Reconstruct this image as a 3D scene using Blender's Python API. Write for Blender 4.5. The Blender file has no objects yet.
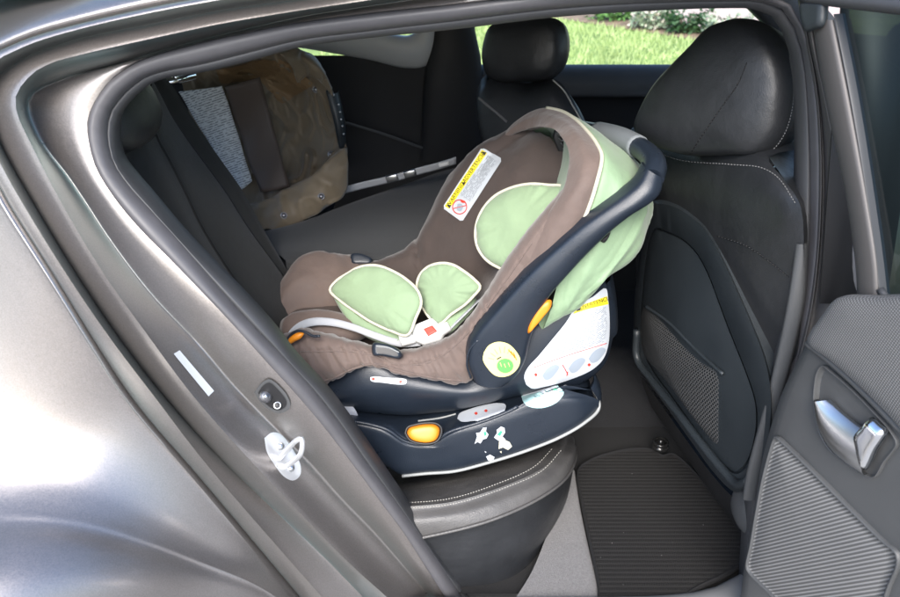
import bpy, bmesh, math, random
from mathutils import Vector, Matrix, noise
from mathutils.bvhtree import BVHTree
random.seed(7)
V = Vector
scene = bpy.context.scene
COL = scene.collection

# ------------------------------------------------------------------ camera
CAM = V((0.0, -1.0, 1.5)); PITCH = math.radians(28.0); F = 750.0
cpt, spt = math.cos(PITCH), math.sin(PITCH)
cam = bpy.data.cameras.new('camera'); cam_o = bpy.data.objects.new('camera', cam); COL.objects.link(cam_o)
cam.sensor_width = 36.0; cam.lens = 36.0 * F / 900.0; cam.clip_start = 0.02; cam.clip_end = 500
cam.dof.use_dof = True; cam.dof.focus_distance = 1.42; cam.dof.aperture_fstop = 6.3
cam_o.location = CAM; cam_o.rotation_euler = (math.radians(90) - PITCH, 0, 0)
scene.camera = cam_o

def ray(px, py):
    h = (px - 450.0) / F; v = (py - 298.5) / F
    return V((h, cpt - v * spt, -spt - v * cpt))
def W(px, py, y):                       # where the sight line through a photo pixel reaches depth y
    d = ray(px, py); return CAM + d * ((y - CAM.y) / d.y)
def WZ(px, py, z):
    d = ray(px, py); return CAM + d * ((z - CAM.z) / d.z)
def WP(px, py, p0, n):
    d = ray(px, py); return CAM + d * ((p0 - CAM).dot(n) / d.dot(n))

# ------------------------------------------------------------------ curves
def cr_dense(P, k=12, closed=False):
    n = len(P)
    if n == 2: return [P[0].lerp(P[1], i / k) for i in range(k + 1)]
    out = []
    segs = n if closed else n - 1
    for i in range(segs):
        p1, p2 = P[i], P[(i + 1) % n]
        p0 = P[i - 1] if (closed or i > 0) else p1 * 2 - p2
        p3 = P[(i + 2) % n] if (closed or i + 2 < n) else p2 * 2 - p1
        t0 = 0.0; t1 = t0 + max((p1 - p0).length, 1e-6) ** .5
        t2 = t1 + max((p2 - p1).length, 1e-6) ** .5; t3 = t2 + max((p3 - p2).length, 1e-6) ** .5
        for j in range(k):
            t = t1 + (t2 - t1) * j / k
            a1 = p0 * ((t1 - t) / (t1 - t0)) + p1 * ((t - t0) / (t1 - t0))
            a2 = p1 * ((t2 - t) / (t2 - t1)) + p2 * ((t - t1) / (t2 - t1))
            a3 = p2 * ((t3 - t) / (t3 - t2)) + p3 * ((t - t2) / (t3 - t2))
            b1 = a1 * ((t2 - t) / (t2 - t0)) + a2 * ((t - t0) / (t2 - t0))
            b2 = a2 * ((t3 - t) / (t3 - t1)) + a3 * ((t - t1) / (t3 - t1))
            out.append(b1 * ((t2 - t) / (t2 - t1)) + b2 * ((t - t1) / (t2 - t1)))
    if not closed: out.append(P[-1].copy())
    return out
def resample(D, n, closed=False):
    if closed: D = D + [D[0]]
    L = [0.0]
    for a, b in zip(D, D[1:]): L.append(L[-1] + (b - a).length)
    T = L[-1]; out = []; j = 0
    m = n if closed else n - 1
    for i in range(n):
        s = T * i / m
        while j < len(L) - 2 and L[j + 1] < s: j += 1
        d = L[j + 1] - L[j]
        out.append(D[j].lerp(D[j + 1], 0 if d < 1e-9 else min(1, (s - L[j]) / d)))
    return out
def curve(P, n, closed=False): return resample(cr_dense([V(p) for p in P], 12, closed), n, closed)
def curve_i(P, k): return cr_dense([V(p) for p in P], k)
def lin(P, n=60):                      # straight-sided closed outline, evenly resampled
    P = [V(q) for q in P]; return resample(P, n, True)
def PX(tr, y=None):                    # traced pixels (px,py[,y]) -> points
    return [W(t[0], t[1], t[2] if len(t) > 2 else y) for t in tr]
def pxcurve(P, n):                     # smooth 2-D pixel path
    return [(v.x, v.y) for v in curve([V((p[0], p[1], 0)) for p in P], n)]

# ------------------------------------------------------------------ mesh builder
class MB:
    def __init__(s): s.v = []; s.f = []; s.m = []; s.uv = []; s.flat = set()
    def face(s, ids, mi=0, uv=None, flat=False):
        if flat: s.flat.add(len(s.f))
        s.f.append(tuple(ids)); s.m.append(mi); s.uv.append(uv or [(0, 0)] * len(ids))
    def grid(s, G, mi=0, closed_u=False, flip=False, uvs=1.0):
        """G: rows of points. mi: int or one per band"""
        base = len(s.v); nr, nc = len(G), len(G[0])
        for r in G: s.v.extend([V(p) for p in r])
        mid = nr // 2
        us = [0.0]
        for i in range(1, nc + (1 if closed_u else 0)): us.append(us[-1] + (V(G[mid][i % nc]) - V(G[mid][i - 1])).length)
        vs = [0.0]; mc = nc // 2
        for i in range(1, nr): vs.append(vs[-1] + (V(G[i][mc]) - V(G[i - 1][mc])).length)
        for r in range(nr - 1):
            k = mi if isinstance(mi, int) else mi[r]
            for c in range(nc if closed_u else nc - 1):
                c2 = (c + 1) % nc
                q = [base + r * nc + c, base + r * nc + c2, base + (r + 1) * nc + c2, base + (r + 1) * nc + c]
                uv = [(us[c] * uvs, vs[r] * uvs), (us[c + 1] * uvs, vs[r] * uvs), (us[c + 1] * uvs, vs[r + 1] * uvs), (us[c] * uvs, vs[r + 1] * uvs)]
                if flip: q.reverse(); uv.reverse()
                s.face(q, k, uv)
    def loft(s, rows, nu=40, across=6, mi=0, smooth=True, idx=False, flip=False, disp=None):
        """rows: list of polylines in space. across: subdivisions per band"""
        R = [curve_i(r, idx) if idx else curve(r, nu) for r in rows]
        nb = len(R) - 1
        if across > 1:
            colz = []
            for c in range(len(R[0])):
                P = [R[r][c] for r in range(len(R))]
                if smooth: colz.append(cr_dense(P, across) if len(P) > 2 else [P[0].lerp(P[1], i / across) for i in range(across + 1)])
                else:
                    q = []
                    for a, b in zip(P, P[1:]): q += [a.lerp(b, i / across) for i in range(across)]
                    colz.append(q + [P[-1]])
            G = [[colz[c][r] for c in range(len(colz))] for r in range(len(colz[0]))]
            if not isinstance(mi, int): mi = [mi[i // across] for i in range(nb * across)]
        else: G = R
        if disp: G = [[disp(p) for p in r] for r in G]
        s.grid(G, mi, flip=flip)
        return G
    def tube(s, P, r, n=8, mi=0, closed=False, caps=True, flat=None):
        """flat=(a,b): elliptical section"""
        P = [V(p) for p in P]; N = len(P); rings = []
        up = None
        for i in range(N):
            a = P[(i - 1) % N] if (closed or i > 0) else P[i]; b = P[(i + 1) % N] if (closed or i < N - 1) else P[i]
            t = (b - a); t = t.normalized() if t.length > 1e-9 else V((1, 0, 0))
            if up is None:
                up = V((0, 0, 1)) if abs(t.z) < .9 else V((0, 1, 0))
            x = t.cross(up); x = x.normalized() if x.length > 1e-6 else V((1, 0, 0)); y = x.cross(t).normalized(); up = y
            rr = r(i / max(1, N - 1)) if callable(r) else r
            ra, rb = (rr, rr) if not flat else (rr * flat[0], rr * flat[1])
            rings.append([P[i] + x * (ra * math.cos(2 * math.pi * k / n)) + y * (rb * math.sin(2 * math.pi * k / n)) for k in range(n)])
        if closed: rings.append(rings[0])
        base = len(s.v); s.grid(rings, mi, closed_u=True)
        if caps and not closed:
            s.face([base + k for k in range(n)][::-1], mi); L = base + (len(rings) - 1) * n
            s.face([L + k for k in range(n)], mi)
    def pillow(s, O, nrm, front, back=0.0, rings=8, mi=0, power=2.0, n=64, mback=None, sub=True):
        """closed outline O (points) puffed along nrm: a cushion with real thickness"""
        O = curve(O, n, True) if sub else [V(p) for p in O]; n = len(O)
        c = sum(O, V()) / n; nrm = V(nrm).normalized()
        for side, h in ((1, front), (-1, back)):
            base = len(s.v); G = []
            for k in range(rings + 1):
                q = 1 - k / rings * .999
                z = h * (1 - q ** power) ** (1 / power) if power > 0 else 0
                G.append([c + (p - c) * q + nrm * (side * z) for p in O])
            s.grid(G, mi if side == 1 or mback is None else mback, closed_u=True, flip=(side == -1))
    def box(s, c, sx, sy, sz, mi=0, M=None, bev=0.0):
        bm = bmesh.new(); bmesh.ops.create_cube(bm, size=1)
        bmesh.ops.scale(bm, vec=(sx, sy, sz), verts=bm.verts)
        if bev: bmesh.ops.bevel(bm, geom=list(bm.edges), offset=bev, segments=2, profile=.5, affect='EDGES')
        if M is not None: bmesh.ops.transform(bm, matrix=M.to_4x4(), verts=bm.verts)
        base = len(s.v); bm.verts.index_update()
        for v in bm.verts: s.v.append(v.co + V(c))
        for f in bm.faces: s.face([base + v.index for v in f.verts], mi, flat=not bev)
        bm.free()
    def ball(s, c, rx, ry=None, rz=None, mi=0, M=None, seg=16, p=2.0):
        ry = ry or rx; rz = rz or rx; G = []
        sgn = lambda a: math.copysign(abs(a) ** (2 / p), a)
        for i in range(seg // 2 + 1):
            a = math.pi * i / (seg // 2); ring = []
            for k in range(seg):
                b = 2 * math.pi * k / seg
                q = V((rx * sgn(math.sin(a)) * sgn(math.cos(b)), ry * sgn(math.sin(a)) * sgn(math.sin(b)), rz * sgn(math.cos(a))))
                ring.append((M @ q if M is not None else q) + V(c))
            G.append(ring)
        s.grid(G, mi, closed_u=True, flip=True)
    def planar(s, f0, o, e1, e2):
        e1 = V(e1).normalized(); e2 = V(e2); e2 = (e2 - e1 * e2.dot(e1)).normalized(); o = V(o)
        for i in range(f0, len(s.f)): s.uv[i] = [((s.v[k] - o).dot(e1), (s.v[k] - o).dot(e2)) for k in s.f[i]]
    def build(s, name, mats, parent=None, thick=0.0, sharp=None, clean=True):
        root = parent
        while root is not None and root.parent is not None: root = root.parent
        off = V(root.location) if root is not None else V()
        me = bpy.data.meshes.new(name)
        me.from_pydata([tuple(v - off) for v in s.v], [], s.f)
        if not isinstance(mats, (list, tuple)): mats = [mats]
        for m in mats: me.materials.append(m)
        me.polygons.foreach_set('material_index', s.m)
        me.polygons.foreach_set('use_smooth', [i not in s.flat for i in range(len(s.f))])
        uvl = me.uv_layers.new(name='uv'); flat = []
        for u in s.uv:
            for q in u: flat += [q[0], q[1]]
        uvl.data.foreach_set('uv', flat)
        me.validate(clean_customdata=False)
        if clean:
            bm = bmesh.new(); bm.from_mesh(me)
            bmesh.ops.remove_doubles(bm, verts=bm.verts, dist=2e-5)
            bmesh.ops.dissolve_degenerate(bm, edges=bm.edges, dist=1e-6)
            bm.to_mesh(me); bm.free()
        if sharp: me.set_sharp_from_angle(angle=math.radians(sharp))
        o = bpy.data.objects.new(name, me); COL.objects.link(o)
        if parent is not None: o.parent = parent
        if thick:
            md = o.modifiers.new('thickness', 'SOLIDIFY'); md.thickness = thick; md.offset = 0
        return o
def tag(o, label=None, cat=None, group=None, kind=None):
    if label: o['label'] = label
    if cat: o['category'] = cat
    if group: o['group'] = group
    if kind: o['kind'] = kind
    return o
def root(name, loc, label, cat, group=None):
    o = bpy.data.objects.new(name, None); o.empty_display_size = .05; COL.objects.link(o); o.location = loc
    return tag(o, label, cat, group)
def world_verts(o):
    r = o
    while r.parent is not None: r = r.parent
    off = V(r.location) if r is not o or o.parent is not None else V()
    return [v.co + off for v in o.data.vertices]
def bvh(objs):
    vs = []; fs = []
    for o in objs:
        b = len(vs); vs += world_verts(o); fs += [[b + i for i in p.vertices] for p in o.data.polygons]
    return BVHTree.FromPolygons(vs, fs)
def drop(t, px, py, lift=.0015):       # where a sight line meets a built surface, lifted off it
    d = ray(px, py).normalized(); h = t.ray_cast(CAM, d)
    if h[0] is None: return None
    n = h[1] if h[1].dot(d) < 0 else -h[1]
    return h[0] + n * lift
def stick(mb, t, outline, mi=0, lift=.0015, rings=6, n=48, smooth=True, udir=None):
    """a sticker: outline (photo pixels) laid on the surface t"""
    O = pxcurve(list(outline) + [outline[0]], n + 1)[:-1] if smooth else [p for a, b in zip(outline, list(outline[1:]) + [outline[0]]) for p in [(a[0] + (b[0] - a[0]) * k / 8, a[1] + (b[1] - a[1]) * k / 8) for k in range(8)]]
    cx = sum(p[0] for p in O) / len(O); cy = sum(p[1] for p in O) / len(O)
    G = []; last = drop(t, cx, cy, lift)
    for k in range(rings, -1, -1):
        q = max(.002, k / rings) if k else .002
        G.append([(cx + (p[0] - cx) * q, cy + (p[1] - cy) * q) for p in O])
    out = []
    for r in G:
        row = []
        for p in r:
            h = drop(t, p[0], p[1], lift)
            if h is None: h = last
            row.append(h)
        out.append(row)
    if last is None and all(h is None for r in out for h in r): return
    out = [[h if h is not None else last for h in r] for r in out]
    f0 = len(mb.f); mb.grid(out, mi, closed_u=True)
    if udir:
        c = out[-1][0]; a = drop(t, cx + udir[0], cy + udir[1], lift); b = drop(t, cx - udir[1], cy + udir[0], lift)
        if a is not None and b is not None: mb.planar(f0, c, a - c, b - c)
def pipe(mb, t, path, r, mi=0, n=60, lift=0.0):
    P = [drop(t, p[0], p[1], lift) for p in pxcurve(path, n)]
    P = [p for p in P if p is not None]
    if len(P) > 2: mb.tube(P, r, 6, mi)
def stitches(mb, t, path, step=4.2, ln=.6, r=.0009, mi=0, lift=.0008):
    D = pxcurve(path, 400); L = 0; acc = 0; pts = [D[0]]
    for a, b in zip(D, D[1:]):
        L += math.hypot(b[0] - a[0], b[1] - a[1])
    n = max(2, int(L / step)); E = pxcurve(path, n * 5 + 1)
    for i in range(n):
        a = E[i * 5]; b = E[i * 5 + max(1, int(5 * ln))]
        p, q = drop(t, a[0], a[1], lift), drop(t, b[0], b[1], lift)
        if p is not None and q is not None and (p - q).length < .03: mb.tube([p, q], r, 5, mi)
def text_polys(txt, spacing=1.0):
    cu = bpy.data.curves.new('lettering', 'FONT'); cu.body = txt; cu.size = 1; cu.space_character = spacing
    cu.align_x = 'CENTER'; cu.align_y = 'CENTER'; cu.resolution_u = 3
    o = bpy.data.objects.new('lettering', cu); COL.objects.link(o)
    dg = bpy.context.evaluated_depsgraph_get(); dg.update(); me = o.evaluated_get(dg).to_mesh()
    vs = [v.co.copy() for v in me.vertices]; fs = [tuple(p.vertices) for p in me.polygons]
    o.evaluated_get(dg).to_mesh_clear(); bpy.data.objects.remove(o); bpy.data.curves.remove(cu)
    return vs, fs
def lettering(mb, t, txt, c, ex, ey, mi=0, lift=.0022, spacing=1.0):
    """text laid on surface t: c centre pixel, ex pixel vector for one em across, ey for one em up"""
    vs, fs = text_polys(txt, spacing); base = len(mb.v); ok = []
    for v in vs:
        h = drop(t, c[0] + ex[0] * v.x + ey[0] * v.y, c[1] + ex[1] * v.x + ey[1] * v.y, lift)
        ok.append(h is not None); mb.v.append(h if h is not None else V((0, 0, 0)))
    for f in fs:
        if all(ok[i] for i in f): mb.face([base + i for i in f], mi, flat=True)

# ------------------------------------------------------------------ materials
def mat(name, col, rough=.5, metal=0., coat=0., coat_r=.05, sheen=0., bump=None, vary=0., vscale=8., spec=.5, emit=None, grain=None, trans=0.):
    m = bpy.data.materials.new(name); m.use_nodes = True; nt = m.node_tree; N = nt.nodes; L = nt.links
    b = N['Principled BSDF']
    b.inputs['Base Color'].default_value = (*col, 1); b.inputs['Roughness'].default_value = rough
    b.inputs['Metallic'].default_value = metal; b.inputs['Coat Weight'].default_value = coat
    b.inputs['Coat Roughness'].default_value = coat_r; b.inputs['Sheen Weight'].default_value = sheen
    b.inputs['Specular IOR Level'].default_value = spec
    tc = N.new('ShaderNodeTexCoord')
    if vary:
        nz = N.new('ShaderNodeTexNoise'); nz.inputs['Scale'].default_value = vscale; nz.inputs['Detail'].default_value = 5
        L.new(tc.outputs['Object'], nz.inputs['Vector'])
        mr = N.new('ShaderNodeMapRange'); mr.inputs[1].default_value = .3; mr.inputs[2].default_value = .7
        mr.inputs[3].default_value = 1 - vary; mr.inputs[4].default_value = 1 + vary; L.new(nz.outputs[0], mr.inputs[0])
        mx = N.new('ShaderNodeVectorMath'); mx.operation = 'SCALE'; mx.inputs[0].default_value = col
        L.new(mr.outputs[0], mx.inputs['Scale']); L.new(mx.outputs[0], b.inputs['Base Color'])
        r2 = N.new('ShaderNodeMapRange'); r2.inputs[1].default_value = .3; r2.inputs[2].default_value = .7
        r2.inputs[3].default_value = max(.02, rough - .06); r2.inputs[4].default_value = min(1, rough + .06)
        L.new(nz.outputs[0], r2.inputs[0]); L.new(r2.outputs[0], b.inputs['Roughness'])
    last = None
    for kind, scale, strength, dist in (bump or []):
        coord = tc.outputs['Object']
        if kind.startswith('uv'): coord = tc.outputs['UV']; kind = kind[2:]
        if kind == 'noise':
            t = N.new('ShaderNodeTexNoise'); t.inputs['Scale'].default_value = scale; t.inputs['Detail'].default_value = 4; L.new(coord, t.inputs['Vector']); h = t.outputs[0]
        elif kind == 'voronoi':
            t = N.new('ShaderNodeTexVoronoi'); t.inputs['Scale'].default_value = scale; L.new(coord, t.inputs['Vector']); h = t.outputs['Distance']
        elif kind == 'stretch':
            mp = N.new('ShaderNodeMapping'); mp.inputs['Scale'].default_value = (scale, scale * .12, scale * .5); L.new(coord, mp.inputs['Vector'])
            t = N.new('ShaderNodeTexNoise'); t.inputs['Scale'].default_value = 1; t.inputs['Detail'].default_value = 3; L.new(mp.outputs[0], t.inputs['Vector']); h = t.outputs[0]
        elif kind == 'wave':
            t = N.new('ShaderNodeTexWave'); t.inputs['Scale'].default_value = scale; t.inputs['Distortion'].default_value = 1.0; t.inputs['Detail'].default_value = 1; t.inputs['Detail Scale'].default_value = 2; t.bands_direction = 'Y'; L.new(coord, t.inputs['Vector']); h = t.outputs[1]
        elif kind == 'weave':
            t1 = N.new('ShaderNodeTexWave'); t1.bands_direction = 'X'; t1.inputs['Scale'].default_value = scale
            t2 = N.new('ShaderNodeTexWave'); t2.bands_direction = 'Y'; t2.inputs['Scale'].default_value = scale
            L.new(coord, t1.inputs['Vector']); L.new(coord, t2.inputs['Vector'])
            mm = N.new('ShaderNodeMath'); mm.operation = 'MULTIPLY'; L.new(t1.outputs[1], mm.inputs[0]); L.new(t2.outputs[1], mm.inputs[1]); h = mm.outputs[0]
        bp = N.new('ShaderNodeBump'); bp.inputs['Strength'].default_value = strength; bp.inputs['Distance'].default_value = dist
        L.new(h, bp.inputs['Height'])
        if last: L.new(last, bp.inputs['Normal'])
        last = bp.outputs[0]
    if last: L.new(last, b.inputs['Normal'])
    return m
def two_tone(name, c1, c2, pattern, scale, rough=.7, bump=.6, dist=.001, sheen=.0, ratio=.5, sharp=.15, rot=0.0, fuzz=0.0):
    """woven cloths and printed lines: two real colours in a fine repeat, on the UV of the surface (metres)"""
    m = bpy.data.materials.new(name); m.use_nodes = True; nt = m.node_tree; N = nt.nodes; L = nt.links
    b = N['Principled BSDF']; b.inputs['Roughness'].default_value = rough; b.inputs['Sheen Weight'].default_value = sheen
    tc = N.new('ShaderNodeTexCoord'); mp = N.new('ShaderNodeMapping'); mp.inputs['Rotation'].default_value = (0, 0, rot)
    L.new(tc.outputs['UV'], mp.inputs['Vector'])
    def wave(dirn, sc):
        t = N.new('ShaderNodeTexWave'); t.bands_direction = dirn; t.inputs['Scale'].default_value = sc; L.new(mp.outputs[0], t.inputs['Vector']); return t.outputs[1]
    def op(o, a, c):
        q = N.new('ShaderNodeMath'); q.operation = o
        for i, s in enumerate((a, c)):
            if isinstance(s, (int, float)): q.inputs[i].default_value = s
            else: L.new(s, q.inputs[i])
        return q.outputs[0]
    if pattern == 'ribs':
        for q in N:
            if q.type == 'TEX_WAVE': q.inputs['Distortion'].default_value = .5
    if pattern == 'check': h = op('MULTIPLY', wave('X', scale), wave('Y', scale))
    elif pattern == 'ribs': h = op('MAXIMUM', op('MULTIPLY', wave('Y', scale), .92), op('MULTIPLY', wave('X', scale * 2.4), .35))
    elif pattern == 'print':
        nz = N.new('ShaderNodeTexNoise'); mp2 = N.new('ShaderNodeMapping'); mp2.inputs['Scale'].default_value = (scale * .3, scale * .9, 1)
        L.new(mp.outputs[0], mp2.inputs['Vector']); L.new(mp2.outputs[0], nz.inputs['Vector']); nz.inputs['Scale'].default_value = 2.2; nz.inputs['Detail'].default_value = 1
        h = op('MULTIPLY', op('GREATER_THAN', nz.outputs[0], .46), wave('Y', scale * .42))
    if fuzz:
        nz = N.new('ShaderNodeTexNoise'); nz.inputs['Scale'].default_value = 420; nz.inputs['Detail'].default_value = 3; L.new(mp.outputs[0], nz.inputs['Vector'])
        h = op('ADD', op('MULTIPLY', h, 1 - fuzz * .6), op('MULTIPLY', op('SUBTRACT', nz.outputs[0], .4), fuzz * 1.6))
    cr = N.new('ShaderNodeValToRGB'); cr.color_ramp.elements[0].position = max(0, ratio - sharp); cr.color_ramp.elements[1].position = min(1, ratio + sharp)
    cr.color_ramp.elements[0].color = (*c1, 1); cr.color_ramp.elements[1].color = (*c2, 1)
    L.new(h, cr.inputs[0]); L.new(cr.outputs[0], b.inputs['Base Color'])
    if bump:
        bp = N.new('ShaderNodeBump'); bp.inputs['Strength'].default_value = bump; bp.inputs['Distance'].default_value = dist
        L.new(h, bp.inputs['Height']); L.new(bp.outputs[0], b.inputs['Normal'])
    return m
def net_mat(name, col, scale):
    m = bpy.data.materials.new(name); m.use_nodes = True; nt = m.node_tree; N = nt.nodes; L = nt.links
    b = N['Principled BSDF']; b.inputs['Base Color'].default_value = (*col, 1); b.inputs['Roughness'].default_value = .6
    tc = N.new('ShaderNodeTexCoord'); outs = []
    for r in (.62, -.5):
        mp = N.new('ShaderNodeMapping'); mp.inputs['Rotation'].default_value = (0, 0, r); L.new(tc.outputs['UV'], mp.inputs['Vector'])
        t = N.new('ShaderNodeTexWave'); t.inputs['Scale'].default_value = scale; t.inputs['Distortion'].default_value = .6; t.inputs['Detail Scale'].default_value = .4
        L.new(mp.outputs[0], t.inputs['Vector']); outs.append(t.outputs[1])
    mx = N.new('ShaderNodeMath'); mx.operation = 'MAXIMUM'; L.new(outs[0], mx.inputs[0]); L.new(outs[1], mx.inputs[1])
    g = N.new('ShaderNodeMath'); g.operation = 'GREATER_THAN'; g.inputs[1].default_value = .72; L.new(mx.outputs[0], g.inputs[0])
    L.new(g.outputs[0], b.inputs['Alpha'])
    return m
def glass(name, tint, gloss=.08):
    m = bpy.data.materials.new(name); m.use_nodes = True; nt = m.node_tree; N = nt.nodes; L = nt.links
    N.remove(N['Principled BSDF']); out = N['Material Output']
    t = N.new('ShaderNodeBsdfTransparent'); t.inputs[0].default_value = (*tint, 1)
    g = N.new('ShaderNodeBsdfGlossy'); g.inputs['Roughness'].default_value = .02
    fr = N.new('ShaderNodeFresnel'); fr.inputs[0].default_value = 1.5
    mx = N.new('ShaderNodeMixShader'); L.new(fr.outputs[0], mx.inputs[0]); L.new(t.outputs[0], mx.inputs[1]); L.new(g.outputs[0], mx.inputs[2])
    L.new(mx.outputs[0], out.inputs[0]); return m

M = {}
def paint(name, col, coat=.55):
    m = mat(name, col, rough=.34, metal=.88, coat=coat, coat_r=.10, bump=[('noise', 1400, .35, .0005)], vary=.09, vscale=420)
    m.node_tree.nodes['Principled BSDF'].inputs['Specular Tint'].default_value = (.45, .92, 1.0, 1)
    return m
M['paint'] = paint('taupe metallic paint', (.305, .282, .272))
M['jamb'] = paint('jamb paint', (.29, .265, .252), .35)
M['frame'] = mat('door frame paint', (.095, .089, .087), .55, metal=.3, bump=[('noise', 1400, .2, .0004)])
M['rubber'] = mat('grey rubber', (.075, .073, .078), .48, bump=[('noise', 900, .12, .0006)], vary=.06, vscale=30)
M['lip'] = mat('rubber lip', (.04, .041, .044), .5, bump=[('noise', 900, .12, .0006)])
M['black'] = mat('black plastic', (.012, .012, .013), .5, bump=[('noise', 700, .2, .0005)])
M['gap'] = mat('panel gap', (.01, .01, .01), .8)
M['trim'] = mat('dark interior plastic', (.012, .012, .013), .6, spec=.35, bump=[('voronoi', 900, .25, .0005)], vary=.08, vscale=12)
M['gtrim'] = mat('grey interior plastic', (.060, .062, .064), .52, bump=[('voronoi', 1100, .3, .0005)], vary=.05, vscale=14)
M['leather'] = mat('black leather', (.016, .0172, .0195), .46, spec=.55, bump=[('voronoi', 480, .3, .0006), ('noise', 9, .5, .014)], vary=.10, vscale=16)
M['leather_toplit'] = mat('top-lit black leather', (.082, .079, .077), .45, bump=[('voronoi', 420, .5, .0008), ('noise', 14, .5, .008), ('noise', 45, .3, .003)], vary=.10, vscale=16)  # paler copy of the black leather, carrying light from above on the cushion
M['cloth'] = mat('dark seat cloth', (.013, .0135, .013), .9, sheen=.08, bump=[('noise', 900, .5, .0008)], vary=.12, vscale=60)
M['shell'] = mat('seat back plastic', (.020, .025, .029), .42, bump=[('voronoi', 800, .3, .0005)], vary=.06, vscale=9)
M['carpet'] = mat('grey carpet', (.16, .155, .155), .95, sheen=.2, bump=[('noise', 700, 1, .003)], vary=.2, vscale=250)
M['dcarpet'] = mat('dark carpet', (.008, .008, .009), .95, bump=[('noise', 600, 1, .003)], vary=.25, vscale=200)
M['thread'] = mat('pale thread', (.36, .35, .32), .7)
M['gthread'] = mat('grey thread', (.15, .15, .15), .7)
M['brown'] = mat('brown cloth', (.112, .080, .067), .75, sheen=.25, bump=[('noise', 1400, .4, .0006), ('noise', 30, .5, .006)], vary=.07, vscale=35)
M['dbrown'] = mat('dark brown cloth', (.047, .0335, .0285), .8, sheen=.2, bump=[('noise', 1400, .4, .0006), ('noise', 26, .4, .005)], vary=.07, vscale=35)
M['mint'] = mat('mint green cloth', (.205, .285, .170), .8, sheen=.2, bump=[('noise', 1200, .4, .0006), ('noise', 35, .5, .005)], vary=.04, vscale=30)
M['mint2'] = mat('mint canopy cloth', (.20, .29, .175), .6, sheen=.2, bump=[('noise', 1300, .3, .0005), ('noise', 22, .5, .006)], vary=.04, vscale=20)
M['cream'] = mat('cream binding', (.50, .48, .38), .75, bump=[('noise', 900, .4, .0006)])
M['navy'] = mat('navy plastic', (.013, .0185, .028), .32, bump=[('voronoi', 700, .35, .0006)], vary=.06, vscale=15)
M['rim'] = mat('pale grey rim', (.25, .26, .255), .45)
M['grip'] = mat('grey soft grip', (.16, .175, .185), .6, bump=[('noise', 800, .3, .0006)])
M['orange'] = mat('orange plastic', (.66, .22, .012), .4, bump=[('noise', 90, .1, .001)])
M['white'] = mat('white label', (.50, .53, .56), .42)
M['wprint'] = two_tone('fine print', (.50, .53, .56), (.20, .22, .25), 'print', 210, rough=.42, bump=0, ratio=.55)
M['pprint'] = two_tone('coarse print', (.60, .62, .62), (.22, .23, .24), 'print', 125, rough=.6, bump=0, ratio=.5, sharp=.08)
M['yellow'] = mat('yellow label', (.80, .66, .03), .42)
M['lemon'] = mat('pale yellow label', (.80, .74, .28), .42)
M['lgreen'] = mat('label green', (.12, .36, .10), .42)
M['aqua'] = mat('pale aqua label', (.32, .50, .50), .35)
M['sgreen'] = mat('print green', (.05, .42, .20), .4)
M['red'] = mat('red', (.62, .05, .03), .4)
M['ink'] = mat('black ink', (.015, .015, .015), .5)
M['gink'] = mat('grey ink', (.30, .345, .40), .5)
M['webbing'] = mat('white webbing', (.34, .35, .37), .6, bump=[('noise', 1200, .5, .0006)])
M['wplastic'] = mat('white plastic', (.58, .58, .57), .35)
M['chrome'] = mat('chrome', (.80, .82, .84), .12, metal=1.0)
M['silver'] = mat('satin silver', (.55, .56, .57), .28, metal=1.0)
M['steel'] = mat('dark steel', (.18, .18, .19), .35, metal=.9)
M['nylon'] = mat('brown nylon', (.165, .128, .082), .6, sheen=.2, bump=[('noise', 1500, .25, .0004)], vary=.04, vscale=12)
M['tan'] = mat('tan lining', (.20, .125, .06), .6, bump=[('noise', 30, .7, .01)], vary=.1, vscale=20)
M['strap'] = mat('brown band', (.070, .050, .038), .6, bump=[('noise', 1200, .3, .0005)])
M['ribmat'] = two_tone('ribbed mat', (.002, .002, .002), (.010, .0092, .009), 'ribs', 27, rough=1.0, bump=.9, dist=.003, ratio=.30, sharp=.28, fuzz=.5)
M['door_weave'] = two_tone('woven door insert', (.06, .06, .06), (.19, .19, .19), 'check', 95, rough=.8, bump=.5, dist=.0008, ratio=.3, sharp=.25, rot=.25)
M['door_rib'] = two_tone('ribbed door pocket', (.05, .05, .05), (.17, .17, .17), 'ribs', 58, rough=.7, bump=.6, dist=.001, ratio=.5, sharp=.3)
M['net'] = net_mat('black net', (.05, .05, .05), 58)
M['pane'] = glass('clear glass', (.90, .95, .93))
M['tint'] = glass('tinted glass', (.35, .46, .47))
M['headliner'] = mat('headliner', (.20, .20, .20), .95)
M['privacy'] = mat('dark window glass', (.012, .018, .02), .03, spec=.6)
M['trim_lit'] = mat('window-lit grey plastic', (.36, .37, .37), .5, bump=[('voronoi', 1100, .3, .0005)])  # grey trim raised in tone, window light put into the colour
M['fold'] = mat('charcoal back cloth', (.034, .036, .038), .9, sheen=.1, bump=[('noise', 700, .6, .0012)], vary=.12, vscale=90)
M['recrim'] = mat('recess rim', (.20, .205, .21), .4)
M['fcarpet'] = mat('charcoal carpet', (.012, .0115, .0115), .95, bump=[('noise', 700, 1, .003)], vary=.2, vscale=250)
M['zinc'] = mat('bright zinc', (.82, .83, .84), .36, metal=.75)
# ================================================================== the car
car = root('hatchback_car', (0, .7, 0), 'taupe metallic hatchback with its rear passenger door wide open and black leather seats', 'car')
def sm(a, b, x):
    t = min(1, max(0, (x - a) / (b - a))); return t * t * (3 - 2 * t)
def lean(py): return .10 * sm(360, 20, py)        # the side of the body leans in towards the roof
def L3(tr, y): return [W(p[0], p[1], (p[2] if len(p) > 2 else y) + lean(p[1])) for p in tr]

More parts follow.
